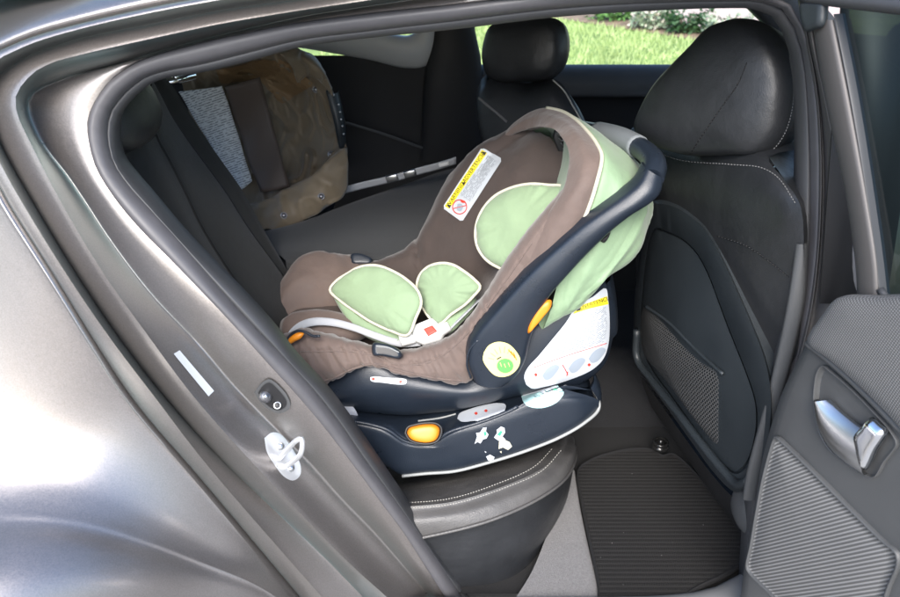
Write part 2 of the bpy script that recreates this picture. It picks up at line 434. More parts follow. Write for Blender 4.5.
# traced rings round the door opening: B-pillar (up), top rail (to the left), rear edge (down)
S0 = [[(742, 620), (745, 560), (752, 480), (766, 410), (785, 330), (796, 260), (800, 190), (800, 100), (796, 60), (788, 35), (775, 17)],
      [(775, 17), (755, 9.5), (720, 8.5), (650, 11), (560, 17), (450, 30), (370, 38), (300, 47.5), (250, 61), (200, 73), (170, 77.5), (150, 84), (133, 97)],
      [(133, 97), (118.5, 115), (115, 135), (119, 162), (133, 182), (150, 201), (184, 240), (210, 267), (245, 302), (274, 334), (294, 360), (324, 392), (344, 418), (369, 454), (398, 497), (425, 537), (447, 569), (462, 588), (480, 618)]]
S1 = [[(737, 620), (752, 560), (764, 480), (780, 410), (798, 330), (808, 260), (811, 190), (808, 100), (803, 55), (795, 28), (782, 9)],
      [(782, 9), (760, 2), (720, 1.5), (650, 3), (560, 8.5), (450, 21.5), (370, 31), (300, 40), (250, 52), (200, 64.5), (165, 71), (144, 78), (126, 92)],
      [(126, 92), (111, 111), (107, 131), (112, 160), (125, 182), (150, 210), (175, 237), (193, 258), (222, 292), (252, 325), (284, 358), (314, 391), (340, 424), (364, 459), (394, 499), (424, 541), (446, 573), (462, 598), (478, 622)]]
S2 = [[(735, 620), (757, 560), (770, 480), (789, 410), (808, 330), (816, 260), (820, 190), (817, 100), (810, 55), (801, 27), (789, 4)],
      [(789, 4), (765, -8), (720, -13), (650, -12), (560, -8), (450, 5), (370, 13.5), (300, 22.5), (250, 32), (200, 43), (150, 57), (128, 67), (110, 80)],
      [(110, 80), (96, 99), (87, 122), (89, 143), (95.5, 167), (115, 199), (140, 229), (170, 259), (196, 285), (222, 312), (264, 359), (295, 393), (324, 427), (349, 459), (377, 497), (402, 530.5), (425.5, 567), (444, 596), (462, 625)]]
def ring3(rows3, y, n=(36, 60, 70)):
    out = []
    for seg, k in zip(rows3, n):
        c = curve(L3(seg, y), k); out += c if not out else c[1:]
    return out
s0, s1, s2 = ring3(S0, .075), ring3(S1, .062), ring3(S2, .052)
cen = sum(s2, V()) / len(s2)
def shift(r, dy, k=0.0): return [p + V((0, dy, 0)) + (p - cen).normalized() * k for p in r]
mb = MB()
bulb = [a.lerp(b, .5) + V((0, -.014, .002)) for a, b in zip(s1, s2)]
b1 = [a.lerp(b, .2) + V((0, -.010, .001)) for a, b in zip(s1, s2)]; b2 = [a.lerp(b, .82) + V((0, -.010, .001)) for a, b in zip(s1, s2)]
mb.grid([shift(s2, .02), s2, b2, bulb, b1, s1, shift(s1, .006, .001)], 0)
lipm = [a.lerp(b, .5) + V((0, -.004, .001)) for a, b in zip(s0, s1)]
seal = mb.build('door_seal', M['rubber'], car, clean=True)
mb = MB(); mb.grid([shift(s1, .006, .001), shift(s1, .001), lipm, s0, shift(s0, .012, -.001), shift(s0, .035, .004), shift(s0, .05, .015)], 0)
mb.build('seal_lip', M['lip'], seal)

# painted shut faces: E flange edge, D channel, C rebate, B outer rebate, G skin edge (top rail then rear edge)
E = [[(812, -30), (720, -32), (560, -26), (450, -6), (370, 6), (300, 17), (250, 28), (200, 40), (150, 54), (117, 64.5), (75, 75), (42, 88)],
     [(42, 88), (30, 97), (28.5, 109), (42, 142), (67, 175), (84, 200), (110, 240), (151, 294), (201, 347), (238, 390), (307, 460), (340, 497), (372, 530), (402, 564), (429, 597), (450, 630)]]
D = [[(830, -50), (720, -48), (560, -38), (450, -14), (370, 0), (300, 10.5), (220, 24), (150, 39), (80, 55), (50, 63.5), (33, 73)],
     [(33, 73), (22, 85), (15.5, 97), (17, 113), (33, 148), (60, 200), (104, 274), (144, 330), (194, 397), (250, 460), (346, 560), (387, 597), (430, 636)]]
C = [[(840, -70), (720, -66), (560, -56), (450, -29), (370, -14), (300, -1), (225, 10), (150, 25), (75, 40), (22, 59), (4, 71)],
     [(4, 71), (-7, 84), (-11, 100), (-7, 122), (0, 143), (31, 199), (75, 272), (119, 338), (167, 400), (222, 460), (327, 560), (363, 597), (405, 640)]]
B = [[(850, -86), (720, -82), (560, -70), (450, -42), (370, -27), (300, -13), (225, -1), (150, 13), (84, 28), (33, 43), (0, 58)],
     [(0, 58), (-16, 73), (-25, 92), (-20, 118), (0, 163), (20, 199), (65, 272), (110, 338), (157, 400), (203, 460), (284, 554), (322, 597), (360, 640)]]
G = [[(855, -92), (720, -88), (560, -76), (450, -48), (370, -32), (300, -18), (225, -6), (150, 8), (84, 23), (30, 38), (-8, 54)],
     [(-8, 54), (-26, 70), (-36, 92), (-30, 124), (0, 188), (8, 203), (55, 277), (95, 342), (135, 402), (200, 478), (269, 560), (300, 597), (335, 640)]]
def ring2(rows2, y, n=(64, 80)):
    out = []
    for seg, k in zip(rows2, n):
        c = curve(L3(seg, y), k); out += c if not out else c[1:]
    return out
def band(a, b, k): return [p.lerp(q, k) for p, q in zip(a, b)]
e, d, c, bb, g = ring2(E, .062), ring2(D, -.004), ring2(C, .018), ring2(B, -.022), ring2(G, -.012)
S2b = ring2([[(812, -20)] + S2[1][1:], S2[2]], .050)
def dy(r, y): return [p + V((0, y, 0)) for p in r]
mb = MB()
mb.loft([dy(S2b, .03), S2b, dy(band(S2b, e, .5), -.004), band(S2b, e, .92), e, band(e, d, .12), dy(band(e, d, .5), .006), band(e, d, .9), d], 142, 3, 0)
mb.loft([d, dy(band(d, c, .2), -.002), dy(band(d, c, .8), -.003), c], 142, 4, 0)
mb.loft([c, dy(band(c, bb, .15), .003), dy(band(c, bb, .85), .002), bb], 142, 3, 0)
mb.loft([bb, dy(band(bb, g, .5), -.003), g, dy(g, .03)], 142, 3, 0)
jamb = mb.build('door_shut_frame', M['jamb'], car, sharp=50)
jt = bvh([jamb])

# outer skin of the roof side
gt = [g[0]] + g[:64]; gl_ = gt[-1]; gt = gt + [gl_ + V((-.12, .02, -.03)), gl_ + V((-.3, .04, -.08)), gl_ + V((-.55, .06, -.16))]; mb = MB()
roof_rows = [dy(gt, .012), [p + V((0, .006, .008)) for p in gt]] + [[V((p.x * (1 + k * .25), p.y + k, p.z + h)) for p in gt] for k, h in ((.03, .024), (.12, .058), (.34, .098), (.66, .115), (.98, .098), (1.2, .05), (1.3, .0))]
mb.loft(roof_rows, 64, 4, 0)
mb.build('roof_panel', M['paint'], car)
mb = MB()
mb.grid([[V((x, y, z)) for x in (-.95, -.6, -.3, .4, 1.1)] for y, z in ((.13, 1.385), (.2, 1.41), (.5, 1.42), (.9, 1.42), (1.25, 1.36), (1.35, 1.27))], 0)
mb.build('headliner', M['headliner'], car, thick=.01)

# quarter panel: from the shut gap, over the shoulder, to the arch crease and under it
GL = L3([(p[0] - 3.2, p[1] + 2.6) for p in [(-34, 128), (0, 190), (8, 205), (55, 279), (95, 344), (134, 403), (199, 479), (268, 561), (299, 598), (332, 640)]], -.020)
KP = [(-330, 560, -.20), (-160, 525, -.19), (-60, 516, -.175), (0, 515.5, -.165), (45, 517, -.155), (90, 524, -.14), (140, 539, -.12), (200, 562, -.09), (262, 588, -.06), (332, 640, -.022)]
KK = [W(*p) for p in KP]
n = 60; gl = curve(GL, n); kk = curve(KK, n); mid = []
for a, b in zip(gl, kk):
    L = (b - a).length
    mid.append((a, a + V((0, .003, 0)) + (b - a) * .015, a.lerp(b, .33) + V((0, .085, .0)) * L, a.lerp(b, .7) + V((0, .13, .0)) * L, a.lerp(b, .90) + V((0, .075, .0)) * L, b))
rows = [[m[k] for m in mid] for k in range(6)]
fl = [min(1, (b - a).length * 3) for a, b in zip(gl, kk)]
u1 = [b + V((0, -.016 * f, -.0045)) for b, f in zip(kk, fl)]; u2 = [b + V((0, -.085 * f, -.014)) for b, f in zip(kk, fl)]; u3 = [b + V((0, -.17 * f, -.036)) for b, f in zip(kk, fl)]; u4 = [b + V((0, -.24 * f, -.085)) for b, f in zip(kk, fl)]
mb = MB(); mb.loft([[p + V((.004, .03, 0)) for p in gl]] + rows, n, 5, 0); mb.loft([kk, u1, u2, u3, u4], n, 4, 0)
qp = mb.build('quarter_panel', M['paint'], car, sharp=60)
# the C-pillar skin between roof and quarter panel, beyond the left edge of the view
mb = MB(); gc = g[60:76]; KS = (0, .02, .12, .35, .7, 1.0)
mb.loft([[p + V((-.9 * k, .012 + .05 * k, (.006 if k else 0) - .05 * k - .16 * k * (1 - i / 15))) for i, p in enumerate(gc)] for k in KS], 16, 3, 0)
ql = [r[0] for r in rows]; mb.loft([[p + V((-.9 * k, .05 * k, 0)) for p in ql] for k in (0, .3, .6, 1.0)], 20, 3, 0)
mb.build('rear_pillar_panel', M['paint'], car)

# sticker, switch, striker on the shut face
mb = MB(); stick(mb, jt, [(173, 354), (179, 350.5), (213.5, 391), (208, 396.5)], 0, .0015, smooth=False)
mb.build('white_sticker', M['white'], jamb)
mb = MB(); sw = [(255, 391), (262, 382), (270, 378), (280, 386), (290, 399), (290, 407), (280, 412), (271, 409), (262, 402)]
stick(mb, jt, sw, 0, .003, rings=5); stick(mb, jt, [(259, 391), (264, 384), (270, 381), (279, 388.5), (287, 400), (286, 405), (279, 408.5), (271, 405.5), (264, 399)], 1, .0045)
P = drop(jt, 267, 394, .006); Q = drop(jt, 278.5, 403, .006); nn = (CAM - P).normalized(); R = nn.to_track_quat('Z', 'Y').to_matrix()
mb.ball(P, .0115, .0115, .008, 2, R); mb.tube([P, P + nn * .010], .005, 10, 3)
mb.ball(Q, .008, .008, .004, 1, R); ringp = [Q + nn * .004 + R @ V((math.cos(a) * .0055, math.sin(a) * .0055, 0)) for a in [i * math.pi / 8 for i in range(16)]]
mb.tube(ringp, .0012, 6, 3, closed=True)
mb.build('courtesy_switch', [M['gtrim'], M['black'], M['steel'], M['silver']], jamb)
mb = MB(); st = [(266, 440), (273, 435), (281, 437), (290, 448), (298, 463), (298, 473), (292, 478), (284, 475), (275, 464), (268, 452)]
stick(mb, jt, st, 0, .004, rings=6)
stick(mb, jt, [(p[0] + (282 - p[0]) * -.12, p[1] + (457 - p[1]) * -.12) for p in st], 0, .001)
for c0 in ((279, 446), (289, 468)):
    P = drop(jt, *c0, .005); nn = (CAM + V((.1, 0, 0)) - P).normalized(); mb.ball(P, .007, .007, .005, 1, nn.to_track_quat('Z', 'Y').to_matrix(), seg=12)
y0 = drop(jt, 277, 459, .003).y
mb.tube(curve(PX([(280, 458, y0), (287, 450.5, y0 - .02), (297, 440, y0 - .046), (301.5, 438.5, y0 - .05), (302.5, 445, y0 - .05), (300.5, 454, y0 - .046), (292, 462, y0 - .02), (285, 467, y0)]), 44), .0046, 10, 0)
mb.build('door_striker', [M['zinc'], M['silver']], jamb)

# B-pillar shut face
Q0 = [(790, -45), (803, 30), (815, 100), (818, 200), (810, 300), (786, 400), (764, 480), (747, 560), (735, 620)]
Q1 = [(796, -45), (806, 30), (819, 100), (823, 200), (815, 300), (794, 400), (773, 480), (758, 560), (746, 620)]
Q2 = [(800, -45), (809, 30), (822.5, 100), (833, 200), (831, 300), (815, 400), (800, 480), (786, 560), (775, 620)]
Q3 = [(806, -45), (811, 31), (825, 100), (846, 200), (857, 300), (850, 400), (835, 480), (822, 560), (812, 620)]
Q4 = [(830, -45), (834, 31), (846, 100), (868, 200), (880, 300), (873, 400), (858, 480), (845, 560), (835, 620)]
mb = MB()
q0, q0b, q1, q2, q3, q4 = L3(Q0, .05), L3([(p[0] + 3, p[1]) for p in Q0], .028), L3(Q1, .040), L3(Q2, .010), L3(Q3, -.008), L3(Q4, .0)
mb.loft([q0, q0b, q1, q2, q3, dy(q4, .03)], 60, 4, 0)
mb.build('door_pillar', M['frame'], car)
mb = MB(); T = [[(798, 244, .05), (790, 300, .05), (780, 350, .05), (768, 400, .05), (757, 440, .05), (748, 475, .05), (744, 500, .05)],
                [(804, 244, .045), (802, 300, .045), (792, 350, .045), (779, 400, .045), (768, 440, .045), (760, 475, .045), (756, 500, .045)]]
a, b_ = [L3(r, 0) for r in T]; mb.loft([[p + V((.01, .02, 0)) for p in a], [p + V((0, .008, 0)) for p in a], a, b_, [p + V((.01, .01, 0)) for p in b_]], 30, 3, 0)
mb.build('pillar_trim', M['gtrim'], car)

# ------------------------------------------------------------------ cabin shell
mb = MB(); F0 = .27
mb.grid([[V((x, y, F0 - .01)) for x in (-.3, .2, .5, .8, 1.2)] for y in (.06, .3, .6, .78)], 0)
mb.grid([[V((x, y, z)) for x in (-.3, .2, .5, .8, 1.2)] for y, z in ((.60, F0 - .009), (.63, F0 + .05), (.68, F0 + .12), (.80, F0 + .12), (.85, F0), (1.42, F0))], 1)
mb.build('floor_carpet', [M['fcarpet'], M['dcarpet']], car)
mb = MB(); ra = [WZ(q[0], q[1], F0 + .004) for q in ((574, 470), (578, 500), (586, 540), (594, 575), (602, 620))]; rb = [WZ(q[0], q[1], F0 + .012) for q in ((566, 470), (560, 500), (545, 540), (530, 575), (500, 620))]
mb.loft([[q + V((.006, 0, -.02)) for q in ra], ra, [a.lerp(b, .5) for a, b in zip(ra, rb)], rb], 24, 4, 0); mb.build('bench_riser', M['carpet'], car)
mb = MB()
sx = [(-.2, 0), (.2, 0), (.42, .004), (.52, .02), (.60, .06), (.68, .10), (1.2, .12)]
mb.loft([[V((x, .045 + k, F0 - .03)) for x, k in sx], [V((x, .035 + k, F0 + .010)) for x, k in sx], [V((x, .01 + k * .6, F0 + .028)) for x, k in sx], [V((x, -.03 + k * .2, F0 + .024)) for x, k in sx], [V((x, -.05, F0 - .06)) for x, k in sx]], 30, 4, 0)
mb.build('sill_trim', M['recrim'], car)
# left inner side: trim, far rear door with window, quarter window
mb = MB()
XS = (-1.5, -1.0, -.7, -.4, -.1, .07)
mb.grid([[V((x, y, z)) for x in XS] for y, z in ((1.36, .3), (1.40, .6), (1.40, .9), (1.37, 1.08))], 0)
mb.build('cargo_side_trim', M['trim'], car)
mb = MB()  # upper quarter trim, window light painted in as paleness, and small rear side window
def far(px, py, y=1.36): return W(px, py, y)
lo = [far(250, 40), far(320, 51), far(370, 60), far(405, 68), far(425, 66), far(436, 52), far(440, 25), far(440, -20)]
mi_ = [far(250, 22, 1.33), far(320, 38, 1.33), far(370, 46, 1.33), far(400, 54, 1.33), far(417, 54, 1.33), far(427, 44, 1.33), far(431, 22, 1.33), far(430, -20, 1.33)]
hi = [far(250, 8, 1.34), far(320, 20, 1.34), far(370, 30, 1.34), far(398, 37, 1.34), far(410, 37, 1.34), far(417, 30, 1.34), far(420, 15, 1.34), far(420, -20, 1.34)]
hb = [p + V((0, .04, 0)) for p in hi]
mb.loft([dy(lo, .03), lo, mi_, hi, hb], 50, 4, 0)
mb.build('quarter_trim', M['trim_lit'], car)
mb = MB(); mb.grid([[p + V((0, 0, -.006)) for p in hb], [p + V((-.0, 0, .5)) for p in hb]], 0); mb.build('quarter_window', M['pane'], car)
mb = MB()  # dark far pillar
a = [far(428, -80), far(430, 40), (W(424, 75, 1.36)), W(420, 160, 1.38)]; b2_ = [far(470, -80), far(474, 30), far(480, 60), W(482, 160, 1.38)]
mb.loft([dy(a, .03), [p + V((.01, -.02, 0)) for p in a], [p.lerp(q, .5) + V((0, -.03, 0)) for p, q in zip(a, b2_)], b2_, dy(b2_, .05)], 20, 4, 0)
mb.build('rear_pillar_trim', M['trim'], car)
mb = MB()
xs = [.05, .2, .4, .7, 1.0, 1.9]
prof = ((1.45, 1.035), (1.43, 1.042), (1.40, 1.035), (1.375, 1.0), (1.37, .955))
mb.loft([[V((x, y, z)) for x in xs] for y, z in prof], 12, 4, 0)
mb.loft([[V((x, y, z)) for x in xs] for y, z in ((1.37, .955), (1.385, .945), (1.385, .80), (1.36, .76), (1.34, .74), (1.36, .70), (1.38, .2))], 12, 4, 1)
fd = mb.build('far_side_door', [M['gtrim'], M['trim']], car)
mb = MB(); mb.grid([[V((x, 1.46, 1.02)) for x in (.04, .6, 1.0)], [V((x, 1.30, 1.42)) for x in (.04, .6, 1.0)]], 0); mb.build('window_pane', M['pane'], fd)
mb = MB()  # far front pillar (top right corner of the far window)
p1 = [W(738, 0, 1.36), W(760, 22, 1.37), W(775, 38, 1.38), W(800, 62, 1.4)]
mb.loft([p1, [p + V((.01, -.02, .0)) for p in p1], [p + V((.10, -.03, .03)) for p in p1], [p + V((.2, 0, .03)) for p in p1]], 12, 4, 0); mb.build('front_pillar_trim', M['gtrim'], car)
# body closed behind and ahead so that the cabin is dark
mb = MB(); mb.grid([[V((-1.5, y, z)) for y in (.0, .7, 1.42)] for z in (.3, .8, 1.0)], 0); mb.grid([[V((x, y, .62)) for x in (-1.5, -.6)] for y in (.05, 1.4)], 0)
mb.grid([[V((x, .16, z)) for x in (-1.5, -.74)] for z in (.3, 1.2)], 0)
mb.build('cargo_lining', M['dcarpet'], car)
# dashboard and steering wheel glimpsed past the near headrest
mb = MB()
mb.loft([[V((1.18, y, .5)) for y in (.1, .7, 1.36)], [V((1.10, y, .85)) for y in (.1, .7, 1.36)], [V((1.12, y, .93)) for y in (.1, .7, 1.36)], [V((1.3, y, .98)) for y in (.1, .7, 1.36)], [V((1.75, y, .95)) for y in (.1, .7, 1.36)]], 16, 5, 0)
dash = mb.build('dashboard', M['trim'], car)
mb = MB()
for a, b in (((770, 172), (806, 148)), ((782, 184), (806, 170))): mb.tube([W(*a, .62), W(*b, .62)], .006, 8, 0)
mb.tube([W(783, 171, .63), W(806, 157, .63)], .012, 8, 1)
mb.build('trim_bar', [M['silver'], M['black']], dash)
mb = MB(); c0 = W(794, 124, .80); nn = (V((-1, 0, .35))).normalized(); R = nn.to_track_quat('Z', 'Y').to_matrix()
mb.tube([c0 + nn * -.03 + R @ V((math.cos(t) * .18, math.sin(t) * .18, 0)) for t in [i * math.pi / 24 for i in range(48)]], .014, 10, 0, closed=True)
mb.ball(c0 - nn * .03, .07, .06, .035, 1, R, p=2.6)
for t in (0, math.pi, -math.pi / 2): mb.tube([c0 - nn * .03 + R @ V((math.cos(t) * .05, math.sin(t) * .05, 0)), c0 - nn * .03 + R @ V((math.cos(t) * .18, math.sin(t) * .18, 0))], .013, 8, 0, flat=(1.6, .6))
wheel = mb.build('steering_wheel', [M['black'], M['gtrim']], car)
mb = MB(); c1 = c0 + nn * .006
mb.tube([c1 + R @ V((math.cos(t) * .017, math.sin(t) * .012, 0)) for t in [i * math.pi / 14 for i in range(28)]], .0022, 6, 0, closed=True)
for s_ in (-1, 1): mb.tube([c1 + R @ V((s_ * .006 - .002, -.008, 0)), c1 + R @ V((s_ * .006 + .002, .008, 0))], .0018, 6, 0)
mb.tube([c1 + R @ V((-.006, -.001, 0)), c1 + R @ V((.006, .002, 0))], .0016, 6, 0)
mb.build('emblem', M['chrome'], wheel)

# ------------------------------------------------------------------ rear seat
mb = MB()
far_e = [(159, 74, .645), (168, 80, .64), (180, 98, .64), (200, 130, .64), (221, 160, .64), (242, 190, .64), (263, 228, .64), (286, 268, .64), (310, 312, .64)]
cr2 = [(150, 80, .60), (156, 90, .60), (170, 117, .60), (184, 138, .60), (202, 162, .60), (224, 192, .60), (247, 228, .60), (280, 273, .60), (306, 312, .60)]
mid_ = [(143, 92, .50), (150, 102, .50), (162, 125, .50), (177, 150, .50), (193, 178, .50), (212, 205, .50), (236, 243, .50), (264, 288, .50), (292, 325, .50)]
cr1 = [(136, 100, .40), (147, 115, .40), (157, 140, .40), (168, 160, .40), (184, 192, .40), (199, 224, .40), (222, 262, .40), (250, 302, .40), (282, 345, .40)]
ner = [(95, 130, .27), (108, 146, .27), (120, 170, .27), (132, 195, .27), (148, 222, .27), (166, 250, .27), (190, 285, .27), (225, 325, .27), (260, 360, .27)]
end = [(70, 150, .13), (85, 160, .13), (98, 188, .13), (112, 215, .13), (130, 245, .13), (150, 275, .13), (176, 310, .13), (210, 345, .13), (246, 380, .13)]
r = [PX(x) for x in (far_e, cr2, mid_, cr1, ner, end)]
out = lambda rr, k: [p + V((k, 0, k * .3)) for p in rr]
mb.loft([[p + V((-.10, .015, -.02)) for p in r[0]], [p + V((-.02, .012, .0)) for p in r[0]], out(r[0], 0)], 40, 3, 0)
mb.loft([r[0], [p.lerp(q, .5) + V((.006, 0, .002)) for p, q in zip(r[0], r[1])], r[1]], 40, 4, 0)
mb.loft([[p for p in r[1]], [p.lerp(q, .1) + V((.006, 0, .002)) for p, q in zip(r[1], r[2])], out(r[2], .014), [p.lerp(q, .9) + V((.006, 0, .002)) for p, q in zip(r[2], r[3])], r[3]], 40, 4, 0)
mb.loft([r[3], [p.lerp(q, .12) + V((.005, 0, .002)) for p, q in zip(r[3], r[4])], out([p.lerp(q, .6) for p, q in zip(r[3], r[4])], .02), r[4], r[5]], 40, 4, 0)
top = [x[0] for x in r]
mb.grid([top, [p + V((-.03, 0, .012)) for p in top], [p + V((-.09, 0, .0)) for p in top], [p + V((-.14, 0, -.4)) for p in top]], 0)
rsb = mb.build('rear_seat_backrest', M['cloth'], car, sharp=55)
mb = MB()
for k in (1, 3): mb.tube(curve([p + V((.004, 0, .002)) for p in r[k]], 50), .0016, 6, 0)
mb.build('seam', M['trim'], rsb)
mb = MB(); hc = W(123, 110, .30); R = Matrix.Rotation(-.35, 3, 'Y')
mb.ball(hc, .040, .11, .066, 0, R, seg=28, p=2.5); mb.build('headrest', M['leather'], rsb)
mb = MB(); mb.tube([W(164, 83, .66), W(194, 76, .74)], .008, 10, 0); mb.ball(W(175, 77, .69), .008, seg=10)
mb.build('latch_bar', M['chrome'], rsb)

# folded backrest (its back faces up) and its edge
mb = MB()
def zt(px, py, z): return WZ(px, py, z)
fz = .725
A_ = [zt(262, 232, fz - .004), zt(300, 222, fz), zt(345, 205, fz), zt(400, 186, fz), zt(455, 168, fz), zt(520, 160, fz)]
y1 = A_[0].y
B_ = [p.lerp(V((p.x + .03, .655, fz)), .5) for p in A_]; C_ = [V((-.40, .655, fz)), V((-.30, .655, fz)), V((-.2, .655, fz)), V((-.08, .655, fz)), V((.06, .655, fz)), V((.22, .655, fz))]
mb.loft([[p + V((-.01, .02, -.10)) for p in A_], [p + V((0, .012, -.012)) for p in A_], A_, B_, C_, [p + V((0, -.004, -.02)) for p in C_], [p + V((0, -.004, -.2)) for p in C_]], 40, 4, 0)
mb.grid([[V((-1.3, y, fz - .02)) for y in (.66, 1.0, 1.39)], [V((-.34, y, fz - .02)) for y in (.66, 1.0, 1.39)]], 1)
mb.build('folded_backrest', [M['fold'], M['dcarpet']], car, sharp=60)

# seat cushion
Ra = [(375, 480, .40), (420, 470, .40), (470, 458, .40), (510, 446, .41), (545, 436, .44), (566, 430, .50), (570, 426, .56)]
Rb = [(380, 509, .10), (407, 506.5, .10), (451, 502, .11), (501, 487, .145), (541, 469, .205), (563, 446, .33), (569, 432, .50)]
Rc = [(383, 524, .075), (420, 521, .075), (457, 515, .085), (508, 499, .12), (548, 481, .18), (572, 455, .30), (574, 438, .48)]
Rd = [(388, 543, .07), (425.5, 536.5, .07), (487.5, 521, .085), (534, 501, .135), (562, 482, .20), (574.5, 462, .32), (575, 446, .48)]
Re = [(420, 600, .072), (455, 588, .076), (490, 574, .084), (521, 555, .11), (546, 527, .17), (565, 499, .27), (573.5, 470, .43)]
Rf = [(440, 670, .085), (470, 650, .09), (497, 626, .105), (517, 596, .15), (537, 562, .23), (561, 511, .37), (570, 482, .5)]
rr = [PX(x) for x in (Ra, Rb, Rc, Rd, Re, Rf)]
back = [V((p.x - .05, .66, p.z)) for p in rr[0]]
mb = MB()
G1 = mb.loft([back, rr[0], [p.lerp(q, .5) + V((0, 0, .008)) for p, q in zip(rr[0], rr[1])], rr[1]], 60, 5, 0)
mb.loft([rr[1], [p.lerp(q, .12) + V((0, -.001, -.004)) for p, q in zip(rr[1], rr[2])], rr[2], [p.lerp(q, .9) + V((0, -.001, 0)) for p, q in zip(rr[2], rr[3])], rr[3]], 60, 5, 0)
mb.loft([rr[3], [p.lerp(q, .06) + V((0, .004, 0)) for p, q in zip(rr[3], rr[4])], rr[4], rr[5], [p + V((-.08, .02, -.05)) for p in rr[5]]], 60, 5, 1)
cush = mb.build('rear_seat_cushion', [M['leather_toplit'], M['leather']], car, sharp=70)
ct = bvh([cush])
mb = MB()
mb.tube(curve([p + V((0, -.003, .002)) for p in rr[3]], 70), .0032, 8, 0); mb.build('piping', M['leather_toplit'], cush)
mb = MB(); stitches(mb, ct, [(396, 508.5), (451, 504), (501, 489), (541, 471), (562, 449)], 2.8, .62, .0009); mb.build('stitching', M['thread'], cush); mb = MB(); stitches(mb, ct, [(392, 504), (449, 499), (496, 484.5), (534, 467), (553, 448)], 2.8, .62, .0009)
mb.build('stitching', M['thread'], cush)

# ------------------------------------------------------------------ front passenger seat (seen from behind)
SP0, SN = V((.60, .12, .5)), V((1, .23, .09)).normalized()
def sp(px, py, off=0.0): return WP(px, py, SP0 - SN * off, SN)
mb = MB()   # leather: back of the upper backrest, wrapping on to the side bolster
ua = [(632, 128), (660, 140), (700, 148), (730, 150), (750, 151), (760, 153), (769, 157)]
ub = [(632, 140), (655, 150), (690, 160), (725, 162), (752, 164), (770, 170), (783, 178)]
uc = [(634, 170), (655, 182), (685, 192), (718, 191), (755, 194), (782, 200), (801, 208)]
ud = [(636, 205), (655, 215), (680, 226), (718, 233), (748, 243), (775, 262), (803, 290)]
ue = [(636, 260), (660, 275), (690, 290), (720, 310), (748, 330), (772, 350), (795, 370)]
uf = [(636, 350), (660, 385), (690, 420), (715, 450), (735, 475), (755, 490), (775, 500)]
def bulge(rows, offs): return [[sp(p[0], p[1], o * (1 - ((i - 2.6) / 4.2) ** 2)) for i, p in enumerate(r)] for r, o in zip(rows, offs)]
ur = bulge([ua, ub, uc, ud, ue, uf], [.0, .02, .035, .035, .03, .02])
mb.loft([[p + V((.10, 0, .02)) for p in ur[0]]] + ur[:2], 44, 4, 0); mb.loft(ur[1:4], 44, 5, 0); mb.loft(ur[3:], 44, 5, 0)
sidee = [x[-1] for x in ur]
mb.loft([sidee, [p + V((.012, .02, 0)) for p in sidee], [p + V((.06, .07, 0)) for p in sidee], [p + V((.12, .10, 0)) for p in sidee]], 30, 4, 0)
fs = mb.build('passenger_seat', M['leather'], car, sharp=70)
fst = bvh([fs])
mb = MB(); stitches(mb, fst, [(645, 147), (680, 160), (730, 164.5), (762, 168), (778, 178), (796, 204)], 3.0, .62, .0009, lift=.001); mb.build('stitching', M['gthread'], fs); mb = MB()
stitches(mb, fst, [(718, 236), (745, 245), (768, 260), (790, 278)], 3.2, .6, .0010, lift=.001); mb.build('stitching', M['black'], fs)
# headrest
HO = [(641, 128), (648, 108), (662, 84), (682, 62), (700, 44), (715, 28), (728, 20), (745, 18.5), (762, 22), (780, 36), (791, 55), (796, 82), (795, 108), (789, 132), (779, 147), (766, 156), (740, 156), (710, 156), (685, 155), (662, 148), (646, 139)]
HN = V((-.80, -.52, .12)).normalized(); h0 = W(715, 95, .36)
HP = [WP(p[0], p[1], h0, HN) for p in HO]
mb = MB(); mb.pillow(HP, HN, .055, .075, rings=16, power=3.3, n=90)
def crease(p):
    return p
hr = mb.build('headrest', M['leather'], fs)
ht = bvh([hr])
mb = MB(); stitches(mb, ht, [(789, 58), (793, 84), (792, 108), (785, 132), (774, 148), (764, 153)], 3.0, .62, .0009, lift=.001); mb.build('stitching', M['gthread'], hr); mb = MB()
stitches(mb, ht, [(690, 154), (706, 130), (724, 104), (738, 84), (747, 62)], 3.6, .9, .0008, 1, lift=.0006)
mb.build('seam', [M['gthread'], M['trim']], hr)
# hard plastic back shell
def shp(tr, off): return [sp(p[0], p[1], off) for p in tr]
outer = [(652, 202), (672, 203), (690, 213), (706, 228), (723, 258), (738, 290), (752, 322), (765, 355), (772, 385), (773, 415), (768, 450), (755, 480), (735, 492), (715, 474), (690, 440), (665, 405), (646, 378), (636, 355), (634, 310), (640, 255), (645, 220)]
groove = [(655, 228), (668, 231), (684, 239), (697, 252), (708, 272), (718, 298), (728, 325), (738, 350), (749, 378), (757, 405), (757, 435), (748, 465), (735, 474), (718, 460), (695, 430), (670, 395), (652, 370), (643, 350), (641, 315), (645, 265), (649, 240)]
mb = MB()
o1 = curve(shp(outer, .036), 110, True); o2 = curve(shp([(p[0] + (700 - p[0]) * .03, p[1] + (345 - p[1]) * .025) for p in outer], .050), 110, True); g1 = curve(shp(groove, .052), 110, True)
g2 = curve(shp([(p[0] + (697 - p[0]) * .012, p[1] + (345 - p[1]) * .012) for p in groove], .044), 110, True); g3 = curve(shp([(p[0] + (697 - p[0]) * .035, p[1] + (345 - p[1]) * .03) for p in groove], .050), 110, True)
cc = sum(g3, V()) / 110
inner = [[cc + (p - cc) * k - SN * (.012 * (1 - k * k)) for p in g3] for k in (1, .85, .6, .3, .0004)]
mb.grid([[p + SN * .05 for p in o1], o1, o2, g1], 0, closed_u=True); mb.grid([g1, g2, g3] , 0, closed_u=True); mb.grid(inner, 0, closed_u=True)
bs = mb.build('back_shell', M['shell'], fs, sharp=50)
